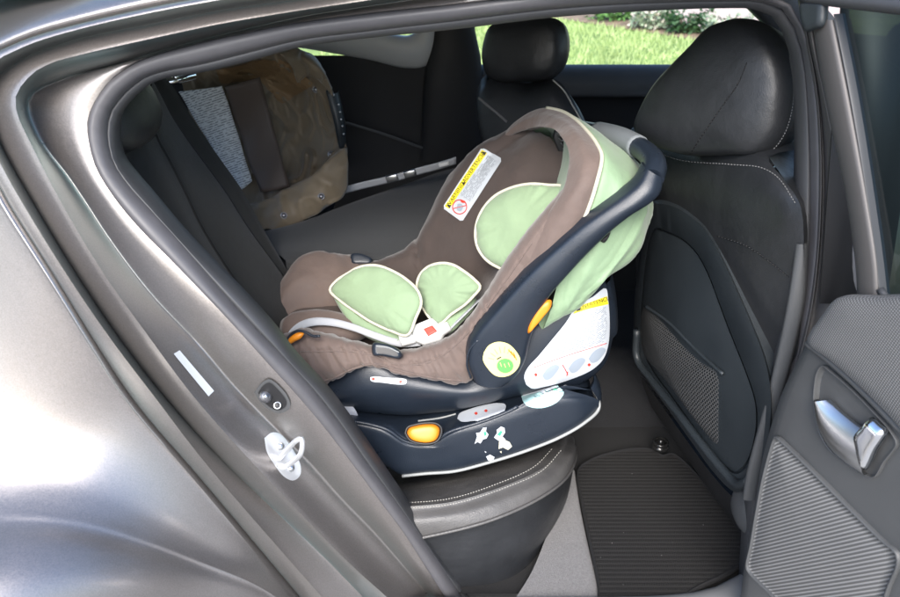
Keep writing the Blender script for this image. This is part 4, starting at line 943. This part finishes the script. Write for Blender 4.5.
# mint inserts with cream binding
def bound_pad(name, O, c, nrm, front, par, lab=None, r=.0031, bind=True, sag=0.0, n=80):
    nrm = V(nrm).normalized(); P = [WP(p[0], p[1], c, nrm) for p in O]
    mb = MB(); C = curve(P, n, True)
    mb.pillow(C, nrm, front, .012, rings=14, power=2.2, sub=False)
    c0 = sum(C, V()) / n; sz = max((q - c0).length for q in C)
    for i, v in enumerate(mb.v):
        d = (v - c0) - nrm * (v - c0).dot(nrm); e_ = min(1, d.length / sz); dd = d.normalized() if d.length > 1e-6 else V((1, 0, 0))
        mb.v[i] = v + nrm * (noise.noise(dd * 7 + c0 * 9) * .006 * e_ * max(0, 1 - (e_ - .72) ** 2 * 9) + noise.noise(v * 22) * .004)
    o = mb.build(name, M['mint'], par)
    if bind:
        cc = sum(C, V()) / n; mb = MB(); mb.tube([p + (p - cc).normalized() * .0005 + nrm * .002 for p in C], r, 8, 0, closed=True, flat=(1, 1)); mb.build('cream_binding', M['cream'], o)
    return o
hpad = bound_pad('head_support', [(477.5, 245), (476.5, 228), (482, 212), (494, 197.5), (511, 188.5), (530, 184.5), (548, 185.5), (566, 188), (572, 205), (556, 235), (540, 262), (520, 275), (500, 268), (486, 259)], W(515, 225, .39), (-.5, -.62, .5), .022, inf)
p1 = bound_pad('body_support', [(330.5, 290), (337, 281), (347, 274.5), (360, 267.5), (376, 265.8), (392, 271), (407, 280), (418, 291), (421.5, 303), (416, 318), (408, 335), (392, 331), (372, 322), (355, 311), (341, 301)], W(375, 300, .40), (-.45, -.75, .62), .020, inf)
p2 = bound_pad('body_support', [(417.5, 285), (421, 274.5), (429, 267), (441, 263.5), (453, 265), (465, 272), (475, 280), (480.5, 287), (474, 296), (466, 304), (452, 314), (439, 324), (429, 316), (421, 301)], W(448, 292, .375), (-.55, -.75, .45), .018, inf)
def soft(name, O, c, nrm, f, m, par, power=2.4, back=.012):
    nrm = V(nrm).normalized(); mb = MB(); mb.pillow([WP(p[0], p[1], c, nrm) for p in O], nrm, f, back, rings=7, power=power, n=60); return mb.build(name, m, par)
soft('body_support', [(331, 291), (341, 302), (355, 312), (372, 323), (392, 332), (408, 337), (404, 345), (388, 345), (366, 337), (349, 322), (338, 306)], W(375, 325, .385), (-.25, -.7, .75), .012, M['mint'], inf)
soft('body_support', [(439, 326), (452, 315), (466, 305), (476, 297), (474, 308), (462, 322), (450, 333), (436, 335)], W(456, 318, .355), (-.3, -.7, .7), .010, M['mint'], inf)

# harness: shoulder straps, buckle, adjuster strap
mb = MB(); cb = W(432, 333, .335); bn = V((-.25, -.7, .75)).normalized(); qd = lambda O: [WP(p[0], p[1], cb, bn) for p in O]
mb.pillow(lin(qd([(411, 327), (433, 318), (446, 330), (442, 341), (424, 346), (413, 341)]), 60), bn, .012, .02, rings=8, power=7, sub=False)
mb.pillow(lin(qd([(438, 327), (448, 322), (452, 330), (443, 336)]), 40), bn, .011, .012, rings=6, power=7, sub=False)
mb.pillow(lin(qd([(398, 336), (413, 332), (416, 343), (402, 347)]), 40), bn, .009, .012, rings=6, power=7, sub=False)
buc = mb.build('harness_buckle', M['wplastic'], inf)
mb = MB(); mb.pillow(lin([p + bn * .009 for p in qd([(424.5, 330.5), (434, 326.5), (439.5, 333), (429.5, 338.5)])], 40), bn, .006, .006, rings=6, power=8, sub=False); mb.build('red_button', M['red'], buc)
mb = MB()
def ribbon(mb, path, w, wd, mi=0, th=.0012):
    P = curve(path, 40); wd = V(wd).normalized(); G = [[p + wd * (w * k) for p in P] for k in (-.5, -.25, 0, .25, .5)]
    mb.grid(G, mi)
ribbon(mb, PX([(284, 350, .30), (288, 338, .305), (297, 328, .33), (312, 322, .36), (330, 322, .37), (352, 327, .365), (376, 336, .35), (400, 343, .34), (420, 342, .335)]), .017, V((-.15, .45, .6)))
ribbon(mb, PX([(446, 332, .335), (456, 322, .34), (466, 312, .35), (478, 300, .37)]), .022, V((.6, -.3, .5)))
mb.build('harness_strap', M['webbing'], inf, thick=.0022)
mb = MB(); oc = W(296, 338, .245); on = V((-.2, -.8, .5)).normalized(); mb.pillow([WP(p[0], p[1], oc, on) for p in [(287.5, 345), (288, 339.5), (292, 335.5), (298, 332.5), (304, 333), (301, 338), (294.5, 341.5)]], on, .006, .012, rings=5, n=40); adj = mb.build('harness_adjuster', M['orange'], inf)
mb = MB(); mb.tube(curve([WP(p[0], p[1], oc, on) for p in [(286, 346), (289, 337), (297, 331), (305, 332), (313, 336), (320, 336)]], 24), .0028, 8, 0); mb.build('adjuster_bezel', M['navy'], adj)
# seat-belt guides of the shell
def guide(name, O, c, nrm, par):
    mb = MB(); nrm = V(nrm).normalized(); mb.pillow([WP(p[0], p[1], c, nrm) for p in O], nrm, .010, .02, rings=6, power=4, n=50); return mb.build(name, M['navy'], par)
g1_ = guide('belt_guide', [(373, 343), (382, 343), (392, 345.5), (400, 350), (403, 355), (400, 359), (392, 358), (382, 356), (373, 355)], W(388, 350, .232), (0, -.8, .6), inf)
g1t = bvh([g1_]); mb = MB(); stick(mb, g1t, [(377, 347.5), (388, 349), (397, 353), (398, 356), (388, 354.5), (377, 352.5)], 0, .0012, n=40, rings=4); pipe(mb, g1t, [(376, 346), (388, 347.5), (399, 352.5)], .0012, 1, n=20, lift=.001); mb.build('guide_slot', [M['black'], M['rim']], g1_)
guide('belt_guide', [(351, 254.5), (358, 253.5), (367, 256), (373, 260), (372, 264.5), (362, 265), (352, 264)], W(362, 260, .615), (0, -.7, .7), inf)

# warning label on the inner back
cvt = bvh([cover])
mb = MB(); wl = [(484.5, 149), (501.5, 159), (501.8, 162.5), (464, 220.5), (461, 220.8), (444.8, 209), (444.6, 205.5), (481.5, 149.3)]
stick(mb, cvt, wl, 0, .003, n=64, rings=6, smooth=False)
ux, uy = (36.5, -56), (17.0, 10.5)
def LB(u, v): return (444.5 + 38.5 * u + 17.8 * v, 207 - 58.3 * u + 11.6 * v)
stick(mb, cvt, [LB(.02, .03), LB(.98, .03), LB(.98, .30), LB(.02, .30)], 1, .0042, n=40, rings=4, smooth=False)
stick(mb, cvt, [LB(.27, .36), LB(.96, .36), LB(.96, .93), LB(.27, .93)], 2, .0042, n=40, rings=4, smooth=False, udir=(.55, -.83))
el = math.hypot(38.5, 58.3); ex = (38.5 / el * 6.0, -58.3 / el * 6.0); ey = (-17.8 / 21.2 * 5.6, -11.6 / 21.2 * 5.6)
lettering(mb, cvt, 'WARNING', LB(.24, .17), ex, ey, 3, .005); lettering(mb, cvt, 'ADVERTENCIA', LB(.71, .17), (ex[0] * .9, ex[1] * .9), ey, 3, .005)
for u in (.055, .44, .955): stick(mb, cvt, [LB(u - .028, .27), LB(u + .028, .27), LB(u, .08)], 3, .005, n=6, rings=2, smooth=False)
rc = LB(.125, .66); ring_ = [(rc[0] + 7.0 * math.cos(t), rc[1] + 7.0 * math.sin(t)) for t in [i * math.pi / 12 for i in range(25)]]
pipe(mb, cvt, ring_, .0011, 4, n=60, lift=.0045); pipe(mb, cvt, [(rc[0] - 6, rc[1] + 1.5), (rc[0] + 6, rc[1] - 1.5)], .0009, 4, n=12, lift=.0045)
stick(mb, cvt, [(rc[0] - 2, rc[1] - 3), (rc[0] + 2, rc[1] - 3), (rc[0] + 3.5, rc[1]), (rc[0] + 1, rc[1] + 4), (rc[0] - 2.5, rc[1] + 3)], 5, .0048, n=20, rings=3)
stick(mb, cvt, [(rc[0] + 1, rc[1] - 7), (rc[0] + 6, rc[1] - 5.5), (rc[0] + 4.5, rc[1] - 4), (rc[0] + 1.5, rc[1] - 5)], 4, .005, n=16, rings=2)
mb.build('warning_label', [M['white'], M['yellow'], M['wprint'], M['ink'], M['red'], M['gink']], cover)

# ================================================================== base of the infant seat
base = root('car_seat_base', (.08, .4, .48), 'navy plastic car seat base with an orange button and torn stickers on the leather bench', 'car seat base')
TB = [(318, 404, .30), (345, 404, .30), (380, 409, .30), (410, 412, .30), (440, 408, .30), (480, 400, .30), (515, 392, .30), (540, 385, .30), (562, 380, .30), (578, 380, .30), (590, 386, .31)]
TR = [(318, 421, .215), (345, 421, .21), (368, 424, .205), (388, 430, .20), (405, 441, .198), (430, 444, .197), (449, 432, .198), (478, 423, .20), (507, 412, .203), (528, 401, .207), (562, 386, .22), (592, 390, .24)]
TM = [(335, 445, .20), (358, 446, .195), (378, 448, .192), (398, 454, .19), (420, 456, .19), (445, 450, .19), (475, 440, .19), (515, 424, .193), (552, 409, .20), (580, 401, .212), (598, 400, .235)]
TL = [(368, 462, .205), (380, 464, .20), (390, 468, .196), (402, 475, .193), (425, 472.5, .193), (455, 470, .193), (490, 461, .194), (525, 450, .197), (560, 436, .204), (584, 422, .216), (598.5, 408, .238)]
a, b, c_, d_ = [PX(x) for x in (TB, TR, TM, TL)]
mb = MB()
mb.loft([[V((p.x, .60, p.z - .03)) for p in a], [p + V((0, .06, -.002)) for p in a], a, [p.lerp(q, .9) + V((0, .0, .003)) for p, q in zip(a, b)], b], 70, 5, 0)
mb.loft([b, [p.lerp(q, .10) + V((0, -.0045, -.001)) for p, q in zip(b, c_)], c_, d_, [p + V((0, .02, -.006)) for p in d_], [V((p.x, .58, p.z - .02)) for p in d_]], 70, 5, 0)
e1 = [a[-1], b[-1], c_[-1], d_[-1]]
mb.loft([e1, [p + V((.012, .03, 0)) for p in e1], [p + V((.012, .2, -.02)) for p in e1], [p + V((0, .32, -.03)) for p in e1]], 20, 4, 0)
bb_ = mb.build('base_body', M['navy'], base, sharp=65)
bbt = bvh([bb_])
mb = MB(); mb.tube(curve([p + V((0, -.002, -.001)) for p in d_[3:]] + [W(598, 398, .25), W(594, 391, .262)], 80), .0034, 8, 0); mb.build('pale_edge_trim', M['rim'], bb_)
mb = MB(); mb.tube(curve([p + V((0, -.001, .001)) for p in b], 80)[:58], .0040, 8, 0); mb.build('ridge', M['navy'], bb_)
ob = [(407, 433), (409, 428), (416, 425.5), (426, 424), (435, 424.5), (439.5, 428), (439.5, 434), (436, 440), (429, 442.5), (419, 442), (411, 439)]
on = V((0, -.85, .5)).normalized(); oc = W(424, 433, .191)
mb = MB(); mb.pillow([WP(p[0], p[1], oc, on) for p in ob], on, .012, .02, rings=8, power=3.4, n=60); mb.build('orange_button', M['orange'], base)
mb = MB(); mb.tube([WP(424 + (p[0] - 424) * 1.10, 433 + (p[1] - 433) * 1.12, oc + V((0, .003, 0)), on) for p in pxcurve(ob + [ob[0]], 61)[:-1]], .0026, 8, 0, closed=True); mb.build('button_surround', M['black'], bb_)
mb = MB(); ov = [(458, 420), (460, 415), (470, 410.5), (484, 406.5), (498, 404.5), (506, 406), (506, 410.5), (500, 415), (488, 419.5), (472, 422.5), (462, 423)]
stick(mb, bbt, ov, 0, .0035, n=60)
for cx, cy in ((476.5, 415.2), (486.5, 412.6)): stick(mb, bbt, [(cx - 1.8, cy), (cx, cy - 1.5), (cx + 1.8, cy), (cx, cy + 1.5)], 1, .0045, n=14, rings=2)
mb.build('oval_sticker', [M['white'], M['red']], bb_)
mb = MB(); ov = [(522, 398), (526, 391), (536, 386.5), (548, 384.8), (558, 386.5), (563, 391), (561, 398), (553, 404), (541, 407.5), (530, 406.5), (524, 403)]
stick(mb, bbt, ov, 0, .0035, n=60); stick(mb, bbt, [(523, 398.5), (527, 392), (537, 387.5), (548, 386), (557, 387.5), (561, 391), (545, 393)], 1, .0045, n=40, rings=4)
pipe(mb, bbt, [(527, 396), (538, 391.5), (545, 390)], .0016, 2, n=20, lift=.004); pipe(mb, bbt, [(546, 390.3), (552, 389)], .0013, 3, n=10, lift=.004); pipe(mb, bbt, [(534, 392.5), (541, 390)], .001, 3, n=10, lift=.005); pipe(mb, bbt, [(553, 388.8), (557, 388.6)], .0013, 2, n=10, lift=.004)
mb.build('oval_sticker', [M['aqua'], M['white'], M['sgreen'], M['ink']], bb_)
mb = MB()
rag = lambda pts, mi, l=.0014: stick(mb, bbt, pts, mi, l, n=len(pts) * 8, rings=3, smooth=False)
rag([(474.5, 443.5), (477, 436), (476, 432.5), (480, 432), (483, 427.5), (486.5, 427), (486, 431), (488.5, 434), (486.5, 438), (483, 439), (480.5, 443), (477.5, 441.5)], 0)
rag([(494, 437), (497, 432.5), (496.5, 429.5), (501, 426), (504.5, 427.5), (505, 432), (502.5, 436), (505.5, 439), (502, 441.5), (498, 440)], 0)
rag([(499, 441), (504, 439), (509.5, 441.5), (512, 446), (508, 449.5), (503, 447), (498.5, 448.5)], 1)
rag([(486, 456), (490, 454), (494.5, 456.5), (493, 460.5), (488, 460)], 0); rag([(484.5, 450.5), (486.5, 451.5), (485.5, 452.5)], 0); rag([(499.5, 451), (501.5, 450.5), (501.5, 453)], 1)
rag([(483.5, 431.5), (485.8, 431), (486.5, 434), (484.5, 435.5)], 2, .0022); rag([(497, 434), (500.5, 430), (502.5, 431), (500, 435.5)], 2, .0022)
mb.build('torn_sticker', [M['white'], M['cream'], M['sgreen']], bb_)
mb = MB(); ribbon(mb, PX([(330, 404, .26), (342, 406, .25), (349, 414, .24), (352, 424, .24)]), .032, V((.9, .1, .3))); mb.build('belt_webbing', M['webbing'], base, thick=.002)
mb = MB(); pipe(mb, bbt, [(418, 421), (440, 418), (456, 414)], .0022, 0, n=20); mb.build('top_ridge', M['rim'], bb_)

# ================================================================== loose things inside the car
bag = root('fabric_carrier', (-.5, 1.0, .75), 'crumpled brown nylon carrier with snap studs and a printed grey label in the cargo area', 'fabric carrier')
def crum(p):
    q = p * 9; r_ = p * 26; k = 1 - abs(noise.noise(p * 13 + V((2, 8, 4)))) * 3.4; k2 = 1 - abs(noise.noise(V((p.x * 30, p.y * 20, p.z * 14)))) * 3.4
    p = p + V((0, -.014 * max(0, k) ** 2 - .006 * max(0, k2) ** 2, .006 * max(0, k) ** 2))
    return p + V((noise.noise(q) * .012, noise.noise(q + V((5, 5, 5))) * .016 + noise.noise(r_) * .003, noise.noise(q + V((1, 7, 3))) * .012 + noise.noise(r_ + V((2, 2, 2))) * .006))
rowsb = [[(176, 68, 1.12), (205, 62, 1.1), (240, 56, 1.08), (270, 52, 1.07), (292, 49, 1.06), (306, 52, 1.07), (318, 62, 1.10)],
         [(186, 100, 1.16), (212, 90, 1.17), (245, 80, 1.18), (272, 76, 1.16), (296, 72, 1.08), (314, 72, 1.06), (328, 84, 1.06)],
         [(200, 140, 1.14), (226, 130, 1.16), (255, 112, 1.18), (278, 105, 1.16), (300, 100, 1.14), (320, 100, 1.07), (337, 104, 1.05)],
         [(222, 175, 1.10), (246, 165, 1.13), (266, 145, 1.16), (286, 138, 1.15), (306, 135, 1.13), (324, 132, 1.09), (340, 130, 1.05)],
         [(240, 200, 1.05), (262, 190, 1.07), (280, 175, 1.11), (298, 170, 1.10), (316, 165, 1.07), (332, 158, 1.04), (347, 152, 1.02)],
         [(248, 214, .98), (268, 206, .98), (286, 196, .99), (304, 192, .98), (320, 186, .98), (334, 178, .99), (347, 172, 1.0)],
         [(258, 231, .93), (272, 231, .93), (290, 226, .93), (308, 219, .94), (324, 211, .95), (337, 203, .97), (346, 193, .99)]]
RB = [PX(x) for x in rowsb]
mb = MB(); mb.loft(RB, 130, 16, 0, disp=crum)
bp = mb.build('nylon_body', M['nylon'], bag, thick=.004); bgt = bvh([bp])
mb = MB(); stick(mb, bgt, [(215, 70), (240, 63), (262, 58), (296, 66), (312, 84), (300, 92), (284, 103), (272, 92), (258, 78), (238, 78), (222, 82)], 0, .007, n=50, rings=6); mb.build('tan_lining', M['tan'], bp)
def panel(name, le, re_, m, n=24, udir=None, th=.003, sag=.006):
    a = curve(PX(le), n); b = curve(PX(re_), n); mb = MB(); G = []
    for k in range(9):
        q = k / 8; G.append([x.lerp(y, q) + V((0, -sag * math.sin(q * math.pi) + .002 * math.sin(i * .7 + q * 5), 0)) for i, (x, y) in enumerate(zip(a, b))])
    mb.grid(G, 0); e1 = (b[n // 2] - a[n // 2]); mb.planar(0, a[0], e1, a[-1] - a[0]); return mb.build(name, m, bp, thick=th)
panel('printed_label', [(179, 92, 1.05), (199, 126, 1.06), (220, 160, 1.05), (240, 191, 1.0)], [(222, 86, 1.06), (232, 115, 1.07), (242, 148, 1.06), (252, 181, 1.01)], M['pprint'])
panel('dark_band', [(225, 87, 1.05), (239, 130, 1.06), (250, 165, 1.03), (261, 192, .99)], [(260, 77, 1.05), (271, 118, 1.06), (280, 152, 1.03), (290, 187, .99)], M['strap'])
mb = MB(); fl = [PX([(296, 82, 1.03), (306, 77, 1.01), (316, 79, 1.0), (326, 88, .99), (335, 100, 1.0)]), PX([(290, 66, 1.02), (304, 60, 1.0), (316, 66, .99), (326, 78, .98), (334, 94, .99)]), PX([(280, 55, 1.05), (296, 50, 1.04), (310, 54, 1.03), (322, 68, 1.03), (334, 92, 1.03)])]
mb.loft(fl, 30, 6, 0, disp=crum); mb.build('top_flap', M['nylon'], bag, thick=.004)
mb = MB(); fl = [PX([(240, 206, .99), (262, 202, .97), (290, 188, .95), (316, 172, .95), (334, 156, .97), (347, 150, 1.0)]), PX([(246, 218, .93), (268, 216, .92), (292, 206, .91), (318, 194, .92), (336, 180, .94), (348, 166, .97)]), PX([(258, 232, .92), (274, 231, .91), (294, 226, .91), (320, 213, .92), (338, 202, .94), (347, 190, .97)])]
mb.loft(fl, 40, 6, 0, disp=crum); lf = mb.build('bottom_flap', M['nylon'], bag, thick=.004)
bt2 = bvh([o for o in bag.children if o.type == 'MESH'])
for px, py in ((316, 89.5), (331, 154.5), (321, 196.5), (284, 215.5)):
    h = drop(bt2, px, py, .001)
    if h is None: continue
    mb = MB(); nn = (CAM - h).normalized(); R = nn.to_track_quat('Z', 'Y').to_matrix(); mb.ball(h, .0075, .0075, .005, 0, R, seg=14); mb.tube([h + R @ V((math.cos(t) * .008, math.sin(t) * .008, 0)) for t in [i * math.pi / 8 for i in range(16)]], .0018, 6, 0, closed=True); mb.build('snap_stud', M['steel'], bag)
mb = MB(); fr = [PX([(326, 92, 1.02), (331, 110, 1.01), (335, 128, 1.01), (339, 148, 1.02)]), PX([(337, 93, 1.03), (341, 110, 1.02), (344, 128, 1.02), (345, 148, 1.03)])]
mb.loft([up(fr[0], .03, 0), fr[0], [a.lerp(b, .5) + V((0, -.008, 0)) for a, b in zip(*fr)], fr[1], up(fr[1], .03, 0)], 24, 4, 0); fb = mb.build('side_bar', M['shell'], bag)
for px, py in ((333.5, 95), (338.5, 104.5), (340, 112), (341, 119.5), (342.5, 126), (343.5, 134)):
    mb = MB(); mb.ball(W(px, py, 1.012), .0035, seg=10); mb.build('rivet', M['silver'], fb)

# strap with buckles along the folded backrest, and the far belt
mb = MB(); P = [(343, 190.5, .0), (362, 185.5, 0), (384, 180.5, 0), (400, 176.5, 0), (415, 172, 0), (438, 166, 0), (456, 160.5, 0)]
pts = [W(p[0], p[1], A_[2].y + .01) for p in P]
ribbon(mb, pts, .022, V((0, -.25, 1)))
st_ = mb.build('tie_down_strap', M['webbing'], None, thick=.003); tag(st_, 'pale webbing strap with two buckles lying behind the folded backrest', 'strap')
for px, py in ((392, 178), (410, 173.5)):
    mb = MB(); mb.box(W(px, py, A_[2].y + .004), .034, .012, .020, 0, Matrix.Rotation(-.25, 3, 'Y'), .003); mb.build('buckle', M['silver'], st_)
mb = MB(); mb.box(W(444, 164, A_[2].y + .004), .03, .012, .012, 0, Matrix.Rotation(-.25, 3, 'Y'), .003); mb.build('end_fitting', M['wplastic'], st_)
mb = MB(); ribbon(mb, [W(340, 121, 1.30), W(380, 133, 1.33), (W(420, 147, 1.36)), W(464, 162, 1.38)], .010, V((0, -.3, 1))); sb = mb.build('seat_belt', M['gtrim'], car, thick=.002)
tag(sb, 'grey belt stretched across the cargo side')

# floor mat
mat_px = [(577, 472), (590, 462), (610, 455), (634, 451), (652, 452), (662, 458), (672, 456), (690, 470), (715, 500), (738, 530), (746, 548), (742, 566), (725, 578), (700, 590), (660, 612), (602, 620), (597, 585), (589, 545), (581, 505)]
MP = [WZ(p[0], p[1], F0 + .002) for p in mat_px]; mb = MB(); O = curve(MP, 140, True); c_ = sum(O, V()) / 140
mb.grid([[c_ + (p - c_) * q + V((0, 0, h)) for p in O] for q, h in ((1.0, 0), (1.0, .009), (.985, .013), (.97, .010), (.94, .010), (.6, .010), (.0004, .010))], [1, 1, 1, 0, 0, 0], closed_u=True)
mb.planar(0, c_, V((1, 0, 0)), V((.02, 1, 0)))
mt = mb.build('floor_mat', [M['ribmat'], M['dcarpet']], None, sharp=60); tag(mt, 'dark ribbed carpet mat on the floor behind the front passenger seat', 'floor mat')
mtt = bvh([mt])
mb = MB(); random.seed(3)
for k in range(9):
    h = WZ(random.uniform(592, 725), random.uniform(470, 585), F0 + .013); mb.ball(h, random.uniform(.0005, .0012), seg=6)
cr_ = mb.build('lint_specks', M['gthread'], None); tag(cr_, 'tiny pale specks of lint scattered on the dark floor mat', 'lint', kind='stuff')
mb = MB(); h = WZ(660, 446, F0 + .03); mb.ball(h, .022, .022, .012, 0, seg=18); mb.tube([h + V((math.cos(t) * .016, math.sin(t) * .016, .012)) for t in [i * math.pi / 10 for i in range(20)]], .004, 8, 0, closed=True); mb.tube([h, h + V((0, 0, .02))], .006, 8, 0)
mh = mb.build('mat_hook', mat('glossy black plastic', (.012, .012, .012), .15), car)

# ================================================================== outside
def plain_ground(name, x0, x1, y0, y1, z, m, n=30):
    mb = MB(); mb.grid([[V((x0 + (x1 - x0) * i / n, y0 + (y1 - y0) * j / n, z)) for i in range(n + 1)] for j in range(n + 1)], 0); o = mb.build(name, m, None); o['kind'] = 'structure'; return o
gm = mat('lawn soil', (.24, .34, .10), .95, vary=.25, vscale=1.5, bump=[('noise', 40, 1, .03)])
plain_ground('lawn', -150, 150, 2.6, 160, 0.0, gm)
plain_ground('driveway', -150, 150, -160, 2.62, -.004, mat('concrete driveway', (.30, .29, .275), .9, vary=.12, vscale=3, bump=[('noise', 60, .6, .01)]))
A0, B0 = V((.6, 11.5, 0)), V((4.4, 6.55, 0)); U0 = (B0 - A0).normalized(); N0_ = V((-U0.y, U0.x, 0))     # edge of the bed, N0_ points away from the lawn
def strip(name, k0, k1, z, m):
    mb = MB(); mb.grid([[A0 + U0 * u + N0_ * (k0 + (k1 - k0) * j / 6) + V((0, 0, z + .03 * math.sin(j / 6 * math.pi) * (1 if name != 'path' else 0))) for u in [-14 + 28 * i / 30 for i in range(31)]] for j in range(7)], 0)
    o = mb.build(name, m, None); o['kind'] = 'structure'; return o
strip('flower_bed_soil', 0, .9, .01, mat('bed soil', (.30, .21, .15), .95, vary=.25, vscale=6, bump=[('noise', 30, 1, .04)]))
strip('path', .9, 9, .006, mat('pale paving', (.58, .44, .38), .9, vary=.1, vscale=2))
g1m = mat('grass blades', (.36, .45, .18), .6, vary=.2, vscale=2.0)
mb = MB(); random.seed(11)
for k in range(30000):
    y = random.uniform(4.5, 11.5); x = random.uniform(-.15, .62) * (y + 1) + random.uniform(-.3, .3); a = random.uniform(0, 6.28); h = random.uniform(.03, .08)
    if (V((x, y, 0)) - A0).dot(N0_) > 0: continue
    w = random.uniform(.006, .012)
    dx, dy_ = math.cos(a) * w, math.sin(a) * w; lx, ly = random.uniform(-.03, .03), random.uniform(-.03, .03); i = len(mb.v)
    mb.v += [V((x - dx, y - dy_, 0)), V((x + dx, y + dy_, 0)), V((x + lx, y + ly, h))]; mb.face((i, i + 1, i + 2), 0)
gr = mb.build('grass', g1m, None, clean=False); tag(gr, 'bright green lawn grass seen through the far car windows', 'grass', kind='stuff')
leafs = [mat('leaf green', (.09, .20, .05), .55, vary=.3, vscale=9), mat('leaf grey green', (.26, .32, .22), .6, vary=.3, vscale=9), mat('leaf dark', (.035, .085, .03), .55, vary=.3, vscale=9), mat('petal cream', (.62, .55, .45), .6)]
spots = [(2.25, 9.95, .34, 0, 'leafy mid green shrub at the far end of the flower bed, beside the bare mulch'), (2.62, 9.25, .30, 1, 'pale flowering grey green shrub standing between the mid green and the dark green shrub'), (2.95, 8.85, .27, 2, 'dark green shrub, the darkest in the flower bed beyond the lawn'), (3.3, 8.45, .25, 1, 'small pale flowering shrub seen right beside the outline of the near headrest')]
for x, y, r_, k, lab_ in spots:
    rt = root('garden_shrub', (x, y, 0), lab_, 'shrub', 'shrubs in the flower bed')
    mb = MB(); random.seed(int(x * 100))
    for q in range(700):
        a = random.uniform(0, 6.28); e_ = random.uniform(0, 1); rr_ = r_ * (random.random() ** .4) * (.75 + .35 * noise.noise(V((math.cos(a) * 2 + x, math.sin(a) * 2, e_ * 3))))
        c = V((x + math.cos(a) * rr_ * 1.25, y + math.sin(a) * rr_, .05 + e_ * rr_ * 1.3)); s_ = random.uniform(.02, .05)
        d1 = V((random.gauss(0, 1), random.gauss(0, 1), random.gauss(0, .6))).normalized() * s_; d2 = d1.cross(V((random.gauss(0, 1), random.gauss(0, 1), 1))).normalized() * s_ * .5
        i = len(mb.v); mb.v += [c - d1, c + d2, c + d1, c - d2]; mb.face((i, i + 1, i + 2, i + 3), 1 if (k == 1 and random.random() < .25) else 0)
    mb.build('foliage', [leafs[k], leafs[3]], rt, clean=False)
    mb = MB()
    for q in range(7): a = q * .9; mb.tube([V((x, y, 0)), V((x + math.cos(a) * r_ * .4, y + math.sin(a) * r_ * .4, r_ * .8))], .008, 5, 0)
    mb.build('stems', mat('shrub stem', (.10, .07, .05), .8), rt)

# ================================================================== light
w = bpy.data.worlds.new('World'); scene.world = w; w.use_nodes = True; nt = w.node_tree
sky = nt.nodes.new('ShaderNodeTexSky'); sky.sky_type = 'NISHITA'; sky.sun_disc = False
SUN_EL, SUN_AZ = math.radians(40), math.radians(189)      # azimuth clockwise from +Y
sky.sun_elevation = SUN_EL; sky.sun_rotation = SUN_AZ; sky.air_density = 1.0; sky.dust_density = 2.0; sky.ozone_density = 3.5
nt.links.new(sky.outputs[0], nt.nodes['Background'].inputs[0]); nt.nodes['Background'].inputs[1].default_value = .10
sl = bpy.data.lights.new('sun', 'SUN'); sl.energy = 1.5; sl.angle = math.radians(36); sl.color = (1, .945, .87)
so = bpy.data.objects.new('sun', sl); COL.objects.link(so)
sd = V((math.sin(SUN_AZ) * math.cos(SUN_EL), math.cos(SUN_AZ) * math.cos(SUN_EL), math.sin(SUN_EL)))
so.rotation_euler = sd.to_track_quat('Z', 'Y').to_euler()
vs = scene.view_settings; vs.view_transform = 'Standard'; vs.look = 'None'; vs.exposure = 2.05; vs.gamma = 1
scene.cycles.max_bounces = 10; scene.cycles.transparent_max_bounces = 12; scene.cycles.use_denoising = True
